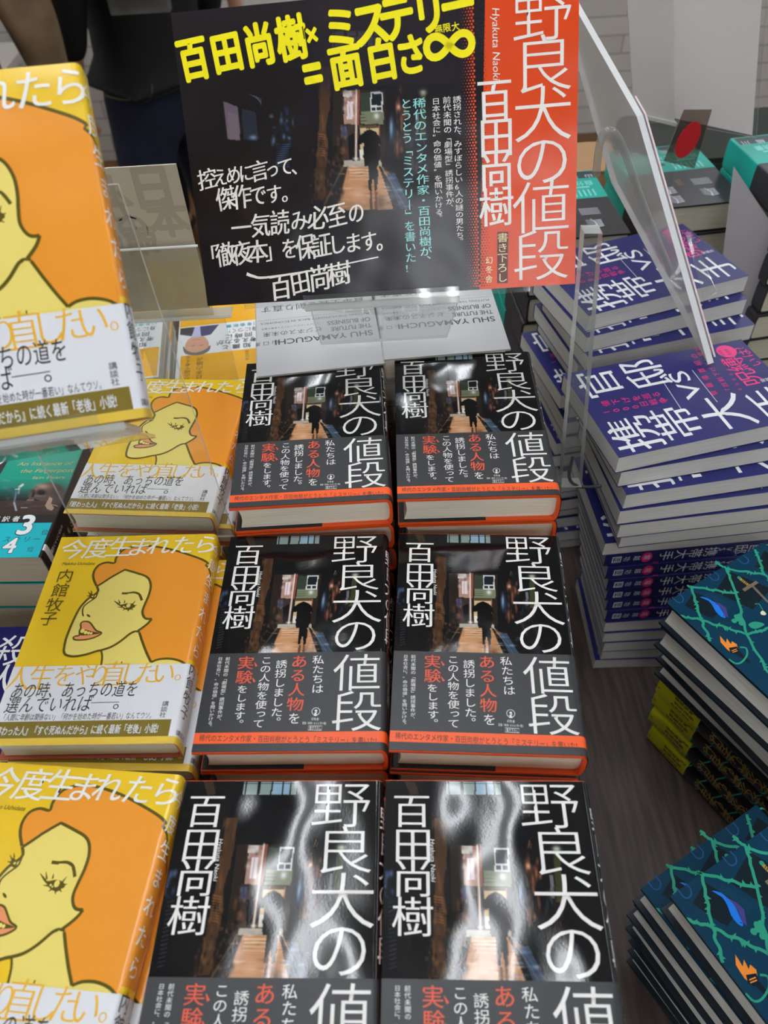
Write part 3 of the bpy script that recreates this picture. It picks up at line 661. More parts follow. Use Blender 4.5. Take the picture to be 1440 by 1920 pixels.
    A.poly(Zs([(955, 292), (985, 300), (1090, 410), (1080, 420)]), T_SWORD, 5, conv=False); A.stroke(Zs([(905, 330), (1006, 268)]), 3.2, T_SWORD, 6, conv=False); A.stroke(Zs([(952, 298), (880, 244)]), 3.0, T_GOLD, 5, conv=False); A.disc(zq(874, 238), 1.8, T_VINE, 6, conv=False)
    for i in range(5): A.stroke(Zs([(892+i*11, 262+i*8), (902+i*11, 246+i*8)]), .5, T_DK, 7, conv=False)
    A.poly(Zs([(942, 580), (970, 560), (1010, 558), (1060, 576), (1020, 602), (975, 608)]), T_VINE, 5, conv=False, smooth=3)
    for dx, dy in ((0, 0), (22, -12), (40, -38), (18, -32), (44, -8), (52, 18)): A.disc(zq(838+dx, 552+dy), 2.4, T_VINE, 5, conv=False, n=10)
    A.poly(Zs([(1030, 490), (1048, 476), (1072, 500), (1060, 510), (1036, 506)]), T_CREAM, 5, conv=False, smooth=2); A.stroke(Zs([(1050, 480), (1020, 430), (988, 430)]), .8, T_VINE, 5, conv=False)
    for k in range(9):   # vines and gold brush lettering on the spine
        v = 4+k*21; A.stroke([(s0, v), (c-4, v+7), (c+5, v+3), (s1, v+11)], 1.6, T_VINE, 2, conv=False)
    for i, ch in enumerate('この本を盗む者は'): A.glyph(ch, (c+(-1)**i*1.2, 12+i*14.2), 17, T_GOLD, 4, conv=False, serif=.012, skew=.1, sy=1.1)
    D_ = A.build('dust_jacket', pr.fn(L, 0.0), root, cuts=pr.cuts)
    D = Art(); D.grid(s0-7, s1+7, 134, L+.2, 26, 3, T_BAND, 0)
    rg = random.Random(2)    # band copy too small to read
    for (uu, v_0, n, sz) in ((c-7, 146, 4, 5.2), (c, 143, 4, 5.8), (c+7, 146, 5, 4.2), (c-10, 138, 2, 3), (c+1, 187, 2, 3)):
        for i in range(n):
            v = v_0+i*(sz+1.0)
            for k in range(4): A_ = rg.uniform(-.12, .12); D.stroke([(uu-sz*.42, v-sz*.4+k*sz*.27), (uu+sz*.42, v-sz*.4+k*sz*.27+A_*sz)], sz*.12, T_INK, 2, conv=False, smooth=0)
            D.stroke([(uu-sz*rg.uniform(0, .35), v-sz*.45), (uu+sz*rg.uniform(-.3, .2), v+sz*.45)], sz*.13, T_INK, 2, conv=False, smooth=0)
            D.stroke([(uu+sz*.3, v-sz*.4), (uu+sz*.28, v+sz*.4)], sz*.11, T_INK, 2, conv=False, smooth=0)
    D.build('paper_band', pr.fn(L, 0.35), root, cuts=pr.cuts)
    tag(root, cat='book'); return root
# ------------------------------------------------------------------ the room
def struct(o): o['kind'] = 'structure'; return o
FLOOR = M('brown_floor', (120, 78, 34), 0.35, 'planks'); WALLM = M('white_tiles', (206, 202, 194), 0.5, 'tiles')
struct(fix(mesh_obj('floor', *box_vf(-4, 4, -3, 3.9, FLOOR_Z-.05, FLOOR_Z), FLOOR)))
struct(fix(mesh_obj('ceiling', *box_vf(-4, 4, -3, 3.9, CEIL_Z, CEIL_Z+.05), M('ceiling_white', (196, 196, 192), .8))))
wl = struct(fix(mesh_obj('wall_back', *box_vf(-4, 4, -CEIL_Z, -FLOOR_Z, -.05, 0), WALLM))); wl.rotation_euler = (math.radians(-90), 0, 0); wl.location = (0, 3.9, 0)
def ceiling_lamp(x, y, label):
    r = empty('ceiling_light', (x, y, CEIL_Z)); tag(r, label, 'ceiling light', 'fluorescent ceiling lights')
    fix(mesh_obj('housing', *box_vf(-.11, .11, -.62, .62, -.035, -.001), M('lamp_white', (235, 235, 235), .4), parent=r))
    for sx in (-.06, .06):
        V, F = prism([(sx+.014*math.cos(a), -.052+.014*math.sin(a)) for a in np.linspace(0, 2*math.pi, 8, endpoint=False)], lambda p, t: (p[0], t, p[1]), -.59, .59)
        mesh_obj('tube', V, F, emit_mat('lit_tube', (246, 250, 255), TUBE_LEVEL), parent=r)
for i, x in enumerate((-1.45, -.24, .22, 1.7)):
    for j, y in enumerate((-1.75, .60, 3.0)):
        ceiling_lamp(x, y, 'twin-tube fluorescent ceiling light, %s row, %s' % (('leftmost', 'second', 'third', 'rightmost')[i], ('behind the viewer', 'above the book table', 'farthest from the viewer')[j]))

# ------------------------------------------------------------------ the display table
TABLE = M('dark_table_laminate', (86, 72, 66), 0.45, 'wood')
tb = empty('display_table', (0, 0, 0)); tag(tb, 'dark brown wood-grain display table under all the book stacks', 'table')
fix(mesh_obj('tabletop', *box_vf(-.85, .98, -.15, 1.48, -.04, 0), TABLE, parent=tb), .003)
fix(mesh_obj('base_cabinet', *box_vf(-.78, .90, -.08, 1.40, FLOOR_Z, -.0401), M('table_base', (60, 50, 46), .5, 'wood'), parent=tb), .004)

# ------------------------------------------------------------------ stacks
ORD = ['topmost', 'second from top', 'third from top', 'fourth from top', 'fifth from top', 'sixth from top', 'seventh from top', 'eighth from top',
       'ninth from top', 'tenth from top', 'eleventh from top', 'twelfth from top', 'thirteenth from top', 'fourteenth from top', 'fifteenth from top',
       'sixteenth from top', 'seventeenth from top', 'eighteenth from top', 'nineteenth from top', 'twentieth from top']
_used = set()
def take(proto):
    if proto.name in _used: return copy_tree(proto)
    _used.add(proto.name); return proto
def stack(proto, n, pitch, top_xy, yaw, what, where, group, jit=(0.0015, .7), seed=1, over=None, z0=0.0):
    """n books; top_xy(i) is the (x, y) of the tail-fore corner of the i-th book from the top"""
    rng = random.Random(seed); out = []
    for i in range(n):
        b = take(proto); z = z0+(n-1-i)*pitch
        x, y = top_xy; a = yaw
        if i:
            x += rng.uniform(-1, 1)*jit[0]; y += rng.uniform(-1, 1)*jit[0]; a += rng.uniform(-1, 1)*jit[1]
        if over and i in over: x, y, a = over[i]
        b.location = (x, y, z); b.rotation_euler = (0, 0, math.radians(a))
        tag(b, '%s, %s of %s' % (what, ORD[i], where), 'book', group); out.append(b)
    return out
def origin_from_TL(tl, yaw, L=.190):   # foot-fore corner from the head-fore corner
    a = math.radians(yaw); return (tl[0]+L*math.sin(a), tl[1]-L*math.cos(a))

black = make_black(); PB = .0325
for name, tl, yaw, n, zt, sd in (('near left black stack', at(723, 1463, .385)[:2]-np.array([.1333, -.0075]), -3.3, 12, .385, 1), ('near right black stack', at(723, 1463, .385)[:2], -3.7, 12, .385, 2),
                             ('middle left black stack', (-.130, .423), -2.9, 12, .39, 3), ('middle right black stack', (.012, .416), -5.4, 12, .39, 4),
                             ('far left black stack', (-.125, .614), -.1, 13, .425, 5), ('far right black stack', (.019, .613), -2.3, 13, .425, 6)):
    stack(black, n, zt/n, origin_from_TL(tl, yaw), yaw, 'black novel with alley photo', name, 'black alley novels', seed=sd)
yellow = make_yellow(); PY = .0246
stack(yellow, 16, PY, origin_from_TL((-.273, .430), -2.6, .186), -2.6, 'yellow novel with drawn woman', 'middle yellow stack', 'yellow novels in stacks', seed=11,
      over={1: (*(np.array(origin_from_TL((-.262, .424), -4.2, .186))), -4.2)})
o1 = at(110, 945, .405); stack(yellow, 16, PY, (o1[0], o1[1]), -6.6, 'yellow novel with drawn woman', 'far yellow stack under the stand', 'yellow novels in stacks', seed=12,
      over={1: (o1[0]+.012, o1[1]+.004, -5.0)})
o3 = at(330, 1450, .395); a3 = math.radians(-7.4); tl3 = (o3[0]-.128*math.cos(a3), o3[1]-.128*math.sin(a3))
stack(yellow, 16, PY, origin_from_TL(tl3, -7.4, .186), -7.4, 'yellow novel with drawn woman', 'near yellow stack', 'yellow novels in stacks', seed=13,
      over={1: (*(np.array(origin_from_TL(tl3, -9, .186))+np.array([.010, .002])), -9)})

def navy_pose(pl, z, yaw_v, flip):
    """pl = left corner on the edge facing the viewer; yaw_v = direction of that edge"""
    if not flip: return (*(np.array(pl)+.205*np.array([math.cos(math.radians(yaw_v)), math.sin(math.radians(yaw_v))])), yaw_v+90)
    u = math.radians(yaw_v-90)   # spine towards the viewer, head to the right
    return (*(np.array(pl)-.1315*np.array([math.cos(u), math.sin(u)])), yaw_v-90)
navy = make_navy(); PN = .0207
cor = [(1160.6, 859, 11.8, 0), (1165, 886, 8.5, 0), (1174.6, 928.5, 7.0, 0), (1163, 959, 5.2, 0), (1163, 985, 4.2, 0), (1166, 1004, 3.6, 0), (1134.6, 1019.7, 2.6, 0),
       (1137, 1040.6, 2.0, 1), (1140, 1065, 1.8, 1), (1141, 1088, 1.6, 1), (1140, 1107, 1.4, 1), (1140, 1126, 1.2, 1), (1138.6, 1147.5, 1.0, 1),
       (1136, 1168, .4, 0), (1134, 1188, 0, 0), (1134, 1206, -.6, 0), (1130, 1221, -1.2, 0), (1116, 1238, -2, 0)]
for i, (px, py, yv, fl) in enumerate(cor):
    b = take(navy); zt = (18-i)*PN; p = at(px, py, zt-.0004); x, y, a = navy_pose(p[:2], zt, yv, fl)
    b.location = (x, y, zt-PN); b.rotation_euler = (0, 0, math.radians(a))
    tag(b, 'navy paperback, %s facing out, %s of front navy stack' % ('spine' if fl else 'page edges', ORD[i]), 'book', 'navy paperbacks')
rg = random.Random(5)
back = {0: (1104, 592, 17.0), 1: (1100.5, 633, 16.0), 2: (1104, 670, 12.0)}
base_p = at(1100, 633, .37)[:2]
for i in range(19):
    b = take(navy); zt = (19-i)*PN
    if i in back: p = at(back[i][0], back[i][1], zt)[:2]; yv = back[i][2]
    else: p = base_p+np.array([rg.uniform(-.012, .012)-.006, rg.uniform(-.006, .006)]); yv = 12-.4*i+rg.uniform(-2, 2)
    x, y, a = navy_pose(p, zt, yv, 0)
    b.location = (x, y, zt-PN); b.rotation_euler = (0, 0, math.radians(a))
    tag(b, 'navy paperback with white title, %s of the rear navy stack' % ORD[i], 'book', 'navy paperbacks')

thorn = make_thorn(); PT = .0355
def thorn_pose(p, e1, flip):
    """p = leftmost corner; e1 = direction of the short edge"""
    if not flip: return (*origin_from_TL(p, e1), e1)
    a = math.radians(e1)   # turned about: spine towards the viewer, foot at the left
    return (p[0]+.136*math.cos(a), p[1]+.136*math.sin(a), e1+180)
up = [(1250, 1128, 29.3, 0), (1240, 1172, 31, 0), (1243, 1200, 28, 0), (1240, 1230, 30, 0), (1241, 1268, 31, 1), (1233, 1292, 30.5, 1), (1226, 1324, 30, 1), (1223, 1360, 30, 1)]
for i, (px, py, e, fl) in enumerate(up):
    b = take(thorn); zt = (8-i)*PT; p = at(px, py, zt)[:2]; x, y, a = thorn_pose(p, e, fl)
    b.location = (x, y, zt-PT); b.rotation_euler = (0, 0, math.radians(a))
    tag(b, 'teal thorn-vine novel, %s, %s of stack beside navy books' % ('lime spine' if fl else 'pages showing', ORD[i]), 'book', 'teal thorn novels')
lo = [(1257, 1680, 27), (1202, 1665, 27.8), (1189, 1693, 28), (1187, 1720, 27), (1192, 1745, 28.5), (1190, 1765, 28), (1187, 1785, 29)]
for i, (px, py, e) in enumerate(lo):
    b = take(thorn); zt = (7-i)*PT; p = at(px, py, zt)[:2]
    if i == 0: p = at(px, py, zt)[:2]
    x, y, a = thorn_pose(p, e, 0)
    b.location = (x, y, zt-PT); b.rotation_euler = (0, 0, math.radians(a))
    tag(b, 'teal thorn-vine novel, %s of near thorn stack' % ORD[i], 'book', 'teal thorn novels')
# ------------------------------------------------------------------ books turned away from the viewer and further piles
W_WHITE = M('pale_grey_print', (206, 206, 208), 0.3, 'satin'); W_INK = M('dark_grey_print', (58, 58, 60), 0.35, 'satin')
def turned_pose(br, yaw, W, L):
    """book turned 180 degrees: br = near corner at the right in the photo (its head, fore-edge side)"""
    a = math.radians(yaw+180); e = np.array([math.cos(a), math.sin(a)]); h = np.array([-math.sin(a), math.cos(a)])
    return (*(np.array(br)-h*L), yaw+180)
def make_grey():
    root = empty('hardcover_book'); W, T, L = 121.0, 27.0, 190.0; pr = Profile(W, T, 3.0, 4)
    fix(mesh_obj('hard_cover', *pr.shell(-2.2, -.35, .4, L-.4), M('grey_board', (180, 178, 170), .5), parent=root))
    page_block(root, W-1, T, L, 2.2, 4, 1.5, 2.5, 3, PAGES_CREAM)
    A = Art(); c = pr.mid; A.grid(0, pr.total, 0, L, 50, 3, W_WHITE, 0)
    A.line('SHU YAMAGUCHI', (6, 56), (104, 56), W_INK, 2, conv=False, bold=.012, height=8.5)
    A.line('THE FUTURE', (6, 68), (47, 68), W_INK, 2, conv=False, bold=.012, height=7); A.line('OF BUSINESS', (6, 79), (50, 79), W_INK, 2, conv=False, bold=.012, height=7)
    A.line('PUTTING THE HUMANITY BACK IN ECONOMICS', (6, 88), (118, 88), W_INK, 2, conv=False, height=3.4)
    A.run('ビジネスの未来', (60, 67), (112, 67), 8.4, W_INK, 2, conv=False); A.run('エコノミーにヒューマニティを取り戻す', (60, 77), (116, 77), 3.4, W_INK, 2, conv=False)
    A.run('山口周', (104, 52), (122, 52), 6.6, W_INK, 2, conv=False, rot=.01)
    A.rect(0, 92, pr.spine0, 92.3, W_INK, 1); A.run('資本主義を創り直す', (14, 112), (112, 112), 11.5, W_INK, 2, conv=False)
    A.poly([(6, 128), (120, 128), (112, 168), (20, 172)], W_INK, 1, conv=False)
    A.build('dust_jacket', pr.fn(L, 0), root, cuts=pr.cuts); tag(root, cat='book'); return root
K_YEL = M('amber_print', (246, 182, 10), 0.28, 'gloss'); K_WHT = M('white_strip_print', (240, 242, 244), 0.35, 'satin'); K_INK = M('black_strip_ink', (30, 30, 32), .4, 'satin'); K_TEAL = M('cyan_strip_ink', (70, 170, 186), .4, 'satin'); K_BRN = M('brown_title_ink', (96, 60, 10), .35, 'satin')
def make_amber():
    root = empty('paperback_book'); W, T, L = 105.0, 18.0, 173.0; pr = Profile(W, T, 1.2, 6)
    page_block(root, W-.3, T, L, .4, .6, 0, .2, .5, PAGES_CREAM)
    A = Art(); A.grid(0, pr.total, 0, L, 40, 3, K_WHT, 0); A.rect(2, 3, W-4, 60, K_YEL, 1)
    A.run('日本の論点', (78, 16), (78, 50), 8, K_BRN, 3, conv=False); A.run('自分の頭で考える', (92, 8), (92, 56), 7, K_BRN, 3, conv=False); A.run('出口治明', (22, 40), (22, 56), 4.6, K_BRN, 3, conv=False)
    A.run('知識と', (22, 68), (48, 68), 9.5, K_INK, 3, conv=False, bold=.02); A.run('考える力が', (14, 79), (54, 79), 9.5, K_INK, 3, conv=False, bold=.02)
    A.run('同時に', (20, 90), (44, 90), 9.5, K_INK, 3, conv=False, bold=.02); A.run('身につく!', (12, 101), (46, 101), 9.5, K_INK, 3, conv=False)
    A.run('幻冬舎新書', (10, 112), (44, 112), 7, K_TEAL, 3, conv=False, bold=.02)
    A.poly([(68, 70), (76, 62), (88, 62), (96, 72), (96, 86), (90, 96), (78, 98), (70, 88)], M('portrait_skin', (222, 166, 138), .35, 'satin'), 3, conv=False, smooth=4)
    A.poly([(66, 76), (68, 64), (80, 58), (96, 64), (99, 80), (94, 70), (84, 64), (72, 68)], M('portrait_hair', (120, 112, 108), .35, 'satin'), 4, conv=False, smooth=3)
    for x in (77, 87): A.stroke([(x-2, 78), (x+2, 78)], .7, K_INK, 5, conv=False)
    A.stroke([(78, 89), (83, 91), (88, 89)], .8, M('portrait_lip', (180, 90, 84), .35, 'satin'), 5, conv=False)
    A.poly([(56, 118), (66, 98), (78, 96), (88, 98), (102, 104), (104, 118)], M('portrait_suit', (58, 62, 112), .35, 'satin'), 2, conv=False); A.poly([(78, 96), (90, 96), (86, 118), (80, 118)], M('portrait_shirt', (196, 196, 236), .35, 'satin'), 3, conv=False)
    A.rect(88, 104, 104, 118, K_INK, 4); A.rect(0, 120, W, L, K_YEL, 1)
    A.build('cover', pr.fn(L, 0), root, cuts=pr.cuts); tag(root, cat='book'); return root
grey = make_grey(); amber = make_amber()
for k, (px, py, zt, yaw, where) in enumerate(((959, 655, .430, 2.5, 'behind far right black novels'), (722, 682, .428, 4.5, 'behind far left black novels'))):
    p = at(px, py, zt)[:2]+np.array([0, .003]); x, y, a = turned_pose(p, yaw, .128, .190)
    stack(grey, 15, zt/15, (x, y), a, 'pale grey turned hardcover', 'pile '+where, 'pale grey turned books', seed=30+k)
for k, (px, py, zt, yaw, where) in enumerate(((500, 708, .33, 5.0, 'beside the grey pile'), (297, 706, .33, 6.0, 'behind the tilted novel'))):
    p = at(px, py, zt)[:2]; x, y, a = turned_pose(p, yaw, .105, .173)
    stack(amber, 18, zt/18, (x, y), a, 'amber and white turned paperback', 'pile '+where, 'amber turned paperbacks', seed=40+k)

# thick black novels with teal bands
F_BLK = M('far_black_print', (52, 50, 54), 0.35, 'satin'); F_TEAL = M('bright_teal_band', (22, 184, 168), 0.35, 'satin'); F_LIGHT = M('pale_teal_ink', (150, 236, 226), .4, 'satin'); F_DK = M('dark_slate_strip', (46, 66, 70), .4, 'satin')
F_WHITE = M('far_white_ink', (214, 218, 228), .4, 'satin'); F_GOLD = M('far_gold_ink', (170, 130, 70), .4, 'satin')
def make_thick():
    root = empty('hardcover_book'); W, T, L = 132.0, 42.5, 192.0; pr = Profile(W, T, 5.0, 4)
    fix(mesh_obj('hard_cover', *pr.shell(-2.6, -.35, .4, L-.4), M('black_green_board', (12, 26, 20), .4), parent=root))
    page_block(root, W-1, T, L, 2.6, 3, 1.5, 3, 1.5, M('thick_pages', (206, 200, 178), 0.8, 'pages'))
    A = Art(); A.grid(0, pr.total, 0, L, 50, 3, F_BLK, 0)
    for i, (u, v) in enumerate(((96, 22), (96, 50), (40, 34))):   # brush characters
        for k in range(5): A.stroke([(u-11, v-8+k*4), (u, v-10+k*4.4), (u+11, v-6+k*4)], 2.2, F_WHITE, 3, conv=False, w_end=.6)
        A.stroke([(u, v-12), (u-2, v), (u+3, v+13)], 2.4, F_WHITE, 3, conv=False, w_end=.8)
    for k in range(5): A.stroke([(24, 60+k*4), (52, 60+k*4)], 1.2, F_WHITE, 3, conv=False, smooth=0)
    for k in range(4): A.stroke([(66, 64+k*5), (76, 61+k*5)], 1.2, F_GOLD, 3, conv=False, smooth=0)
    A.build('dust_jacket', pr.fn(L, 0), root, cuts=pr.cuts)
    D = Art(); D.grid(0, pr.total, 106, L+.3, 50, 3, F_TEAL, 0); D.rect(0, 168, pr.spine0, 190, F_DK, 1); D.rect(60, 164, 66, 192, F_TEAL, 2)
    D.run('山口周×細川', (10, 173), (122, 173), 12, F_WHITE, 3, conv=False, bold=.02)
    D.run('自分のための読書', (16, 152), (112, 152), 15, F_LIGHT, 3, conv=False, bold=.03); D.rect(18, 138, 112, 142, F_LIGHT, 2); D.rect(70, 126, 98, 133, F_DK, 2)
    for k in range(7): D.stroke([(16+k*7, 112), (16+k*7, 132)], 2.4, F_LIGHT, 2, conv=False, smooth=0)
    D.build('paper_band', pr.fn(L, .35), root, cuts=pr.cuts); tag(root, cat='book'); return root
thick = make_thick()
def thick_pile(px, py, zt, n, yaw, where, seed, mode='turned'):
    p = at(px, py, zt)[:2]
    x, y, a = turned_pose(p, yaw, .132, .192)
    stack(thick, n, zt/n, (x, y), a, 'thick black teal-banded novel', where, 'thick black and teal novels', seed=seed, jit=(.003, 1.8))
thick_pile(1183, 436, .345, 8, 3, 'pile seen through clear acrylic', 50)
thick_pile(1400, 374, .345, 8, 5, 'pile left of pointed grey card', 52)
thick_pile(1680, 352, .39, 9, 6, 'high pile at right edge', 53)

# crime paperback with skull and cyan band, navy murder novel
C_GREEN = M('viridian_print', (0, 156, 130), 0.25, 'gloss'); C_BLK = M('soft_black_print', (34, 30, 28), 0.3, 'satin'); C_CYAN = M('cyan_band', (0, 186, 200), 0.4, 'satin'); C_WHT = M('band_white_ink', (244, 246, 246), .4, 'satin'); C_GOLD = M('pale_gold_ink', (196, 180, 130), .35, 'satin')
C_INK = M('cyan_band_ink', (20, 70, 84), .4, 'satin'); C_PIC = M('still_life_print', None, .25, 'attr')
pb = at(72, 1042, .353); ax = math.radians(-3.5)
fo = (pb[0]-.105*math.cos(ax), pb[1]-.105*math.sin(ax))
_hk = homog([(0, 0), (105, 0), (105, 148), (0, 148)], [tuple(np.array([720+F_PX*((p-CAM)@RT)/((p-CAM)@FW), 960+F_PX*((p-CAM)@DN)/((p-CAM)@FW)])) for p in
     [np.array([fo[0]+u*math.cos(ax)-v*math.sin(ax), fo[1]+u*math.sin(ax)+v*math.cos(ax), .353]) for u, v in ((0, .148), (.105, .148), (.105, 0), (0, 0))]])
def SK_PX(U, V):   # cover millimetres -> tracing coordinates of the still life
    q = hmap(_hk, np.c_[U, V]); return np.c_[(q[:, 0]-6)*11.08, (q[:, 1]-820)*11.08]
def make_skull():
    root = empty('paperback_book'); W, T, L = 105.0, 37.0, 148.0; pr = Profile(W, T, 2.0, 5)
    page_block(root, W-.4, T, L, .5, .6, 0, .8, .5, M('tan_pages', (196, 182, 158), .8, 'pages'))
    A = Art(); c = pr.mid; s0 = pr.spine0; A.grid(0, pr.total, 0, L, 40, 3, C_GREEN, 0); A.rect(s0, 0, pr.spine1, L, C_BLK, 1)
    k, U, V = A.grid(0, s0, 50, 100, 220, 104, C_PIC, 1)
    q = SK_PX(U.ravel(), V.ravel()); P = Paint(q[:, 0], q[:, 1], (0, 150, 126))
    P.mix((P.Y-800)/700, (20, 70, 64)); P.mix((P.Y-1020)/260, (30, 34, 34)); P.noise(14, (0, 840, 260, 1060), (60, 22), [(90, 200, 190), (40, 140, 130)], .5)
    P.mix(np.clip((P.Y-1270)/20, 0, 1), (66, 50, 44)); P.noise(40, (0, 1290, 1200, 1500), (90, 8), [(98, 78, 66), (44, 34, 32), (120, 100, 88)], .5)
    P.poly([(500, 1180), (560, 1080), (640, 990), (760, 930), (900, 903), (1060, 910), (1190, 985), (1270, 1090), (1240, 1250), (1150, 1345), (1000, 1330), (900, 1290), (760, 1290), (640, 1240), (600, 1285), (470, 1280), (520, 1225)], (86, 68, 60))
    P.blob(800, 985, 160, 70, (168, 142, 122), .95); P.blob(640, 1060, 60, 40, (160, 134, 114), .7); P.blob(1150, 1150, 150, 170, (36, 28, 28), .9); P.blob(740, 1180, 120, 22, (150, 122, 104), .8)
    P.blob(770, 1115, 86, 52, (22, 17, 17), 1.0); P.blob(770, 1115, 60, 40, (18, 14, 14), 1.0); P.blob(610, 1085, 42, 38, (40, 30, 28), .95); P.poly([(560, 1200), (600, 1120), (640, 1110), (630, 1190), (590, 1215)], (24, 18, 18), .9)
    for i in range(7): P.line((478+i*22, 1262), (484+i*22, 1284), 6, (186, 166, 148), .8)
    P.poly([(850, 1390), (900, 1290), (950, 1200), (1010, 1240), (980, 1340), (1040, 1440), (990, 1490), (900, 1460)], (172, 142, 120), .95); P.line((1000, 1360), (1110, 1400), 8, (200, 186, 170), .7)
    P.line((390, 950), (320, 1000), 28, (214, 214, 196)); P.line((320, 1000), (300, 1130), 24, (150, 160, 158), .8); P.line((230, 1050), (320, 1040), 9, (236, 240, 236)); P.line((250, 1110), (210, 1330), 22, (150, 166, 190), .7); P.line((210, 1330), (250, 1480), 24, (190, 200, 220), .8)
    P.line((350, 1430), (480, 1430), 7, (230, 224, 210), .8); P.noise(18, (0, 1040, 220, 1300), (50, 30), [(60, 90, 92), (30, 44, 46)], .6)
    A.poly([(0, 0), (34, 0), (30, 54), (0, 54)], C_BLK, 2, conv=False); A.glyph('の', (18, 20), 26, C_WHT, 3, conv=False); A.rect(2, 36, 26, 39, C_GOLD, 3); A.poly([(0, 42), (20, 46), (8, 54), (0, 50)], C_GOLD, 3, conv=False)
    A.line('An Instance of', (44, 30), (100, 30), C_GOLD, 3, conv=False, skew=.3, height=5); A.line('the Fingerpost', (50, 40), (104, 40), C_GOLD, 3, conv=False, skew=.3, height=5); A.line('Iain Pears', (66, 49), (98, 49), C_GOLD, 3, conv=False, skew=.3, height=3.6)
    A.run('指差す標識の事例', (c+7, 20), (c+7, 110), 9, C_GOLD, 3, conv=False)
    A.build('cover', pr.fn(L, 0), root, cuts=pr.cuts, cols=[(k, np.array([lin(q)[:3] for q in np.clip(P.c, 0, 255).reshape(-1, 3)]))])
    D = Art(); D.grid(0, pr.total, 97, L+.3, 40, 3, C_BLK, 0); D.rect(0, 107, s0-1, L+.2, C_CYAN, 1); D.rect(s0, 133, pr.spine1, 140, C_WHT, 1)
    D.run('四人の翻訳者', (20, 102), (68, 102), 7, C_WHT, 3, conv=False, bold=.02)
    for ch, p, sz in (('3', (89, 109), 27), ('4', (80, 134), 20)): D.glyph(ch, p, sz*1.18, C_INK, 3, conv=False, bold=.06); D.glyph(ch, p, sz*1.15, C_WHT, 4, conv=False, bold=.035)
    D.glyph('位', (101, 119), 6.5, C_INK, 3, conv=False); D.glyph('位', (94, 139), 6, C_INK, 3, conv=False); D.run('すごい!', (26, 113), (58, 113), 9, C_INK, 3, conv=False, skew=.2); D.run('文春ミステリー', (40, 127), (96, 127), 7, C_INK, 3, conv=False, skew=.15); D.line('10', (36, 136), (44, 136), C_INK, 3, conv=False)
    D.run('ミステリファン必読', (c-7, 102), (c-7, 132), 5.4, C_WHT, 3, conv=False, bold=.03); D.run('四冊の手記', (c+2, 106), (c+2, 130), 5.4, C_GOLD, 3, conv=False, bold=.02)
    D.build('paper_band', pr.fn(L, .3), root, cuts=pr.cuts); tag(root, cat='book'); return root
skull = make_skull()
stack(skull, 9, .353/9, fo, -3.5, 'skull-cover paperback with cyan band', 'its pile', 'thick skull-cover paperbacks', seed=60, jit=(.002, 1))
def make_murder():
    root = empty('hardcover_book'); W, T, L = 128.0, 26.0, 188.0; pr = Profile(W, T, 4, 4)
    fix(mesh_obj('hard_cover', *pr.shell(-2.2, -.35, .4, L-.4), M('indigo_board', (20, 20, 60), .4), parent=root)); page_block(root, W-1, T, L, 2.2, 4, 1.5, 2.5, 3, PAGES_CREAM)
    A = Art(); A.grid(0, pr.total, 0, L, 40, 3, M('indigo_print', (26, 24, 92), .16, 'gloss'), 0)
    for i, ch in enumerate('殺人'): A.glyph(ch, (106, 26+i*30), 32, U_WHITE, 2, conv=False, skew=.1)
    A.build('dust_jacket', pr.fn(L, 0), root, cuts=pr.cuts); tag(root, cat='book'); return root
murder = make_murder(); pm = at(98, 1161, .30)
stack(murder, 11, .30/11, origin_from_TL((pm[0]-.133, pm[1]), -3, .188), -3, 'indigo hardcover with white title', 'pile left of yellow novels', 'indigo hardcovers', seed=61)
# ------------------------------------------------------------------ acrylic materials
CLEAR = clear_mat('clear_acrylic', (.95, .96, .955), .03, (225, 225, 220)); EDGE = clear_mat('acrylic_cut_edge', (.8, .82, .8), .45, (226, 228, 224))  # EDGE: glow of the cut edges put in as a whitish diffuse share
MILKY = clear_mat('hazy_acrylic', (.9, .9, .89), .28, (200, 198, 194)); BRIGHT = M('bright_cut_edge', (240, 242, 242), .3)  # BRIGHT: rims painted white to stand for the edge glow
def from_frame(Rm, t): return Matrix(((Rm[0][0], Rm[0][1], Rm[0][2], t[0]), (Rm[1][0], Rm[1][1], Rm[1][2], t[1]), (Rm[2][0], Rm[2][1], Rm[2][2], t[2]), (0, 0, 0, 1)))
def ortho(Rm):
    u, _, v = np.linalg.svd(np.array(Rm, float)); return u@v
def fbox(name, x0, x1, y0, y1, z0, z1, mats, parent, bev=0.0):
    o = mesh_obj(name, *box_vf(x0, x1, y0, y1, z0, z1), mats, parent=parent)
    return fix(o, bev)

# ------------------------------------------------------------------ landscape poster
RP = ortho([[0.995, -0.006, -0.095], [-0.079, 0.504, -0.86], [0.053, 0.864, 0.501]]); MP = from_frame(RP, (-.135, .555, -.352+CAM_Z))
poster = empty('poster'); tag(poster, 'landscape poster card with yellow headline, alley photo and orange title strip', 'poster'); poster.matrix_world = MP
PW, PH = 297.0, 210.0
HP = homog([(316, 27), (1085, -48), (1081, 535), (390, 570)], [(0, 0), (PW, 0), (PW, PH), (0, PH)])
fbox('card', 0, .297, 0, .210, -.0012, -.0001, M('card_white', (230, 230, 226), .5), poster)
PB_ = M('poster_black', (32, 28, 32), .2, 'gloss'); P_PH = M('poster_photo', None, .2, 'attr'); P_OR = M('poster_orange', (226, 74, 24), .22, 'gloss'); P_WH = M('poster_white', (244, 240, 232), .25, 'gloss')
P_YE = M('poster_yellow', (250, 238, 24), .25, 'gloss'); P_TE = M('poster_teal_ink', (150, 222, 216), .25, 'gloss'); P_BR = M('poster_brown', (96, 32, 14), .25, 'gloss'); P_CR = M('poster_cream', (240, 226, 170), .25, 'gloss')
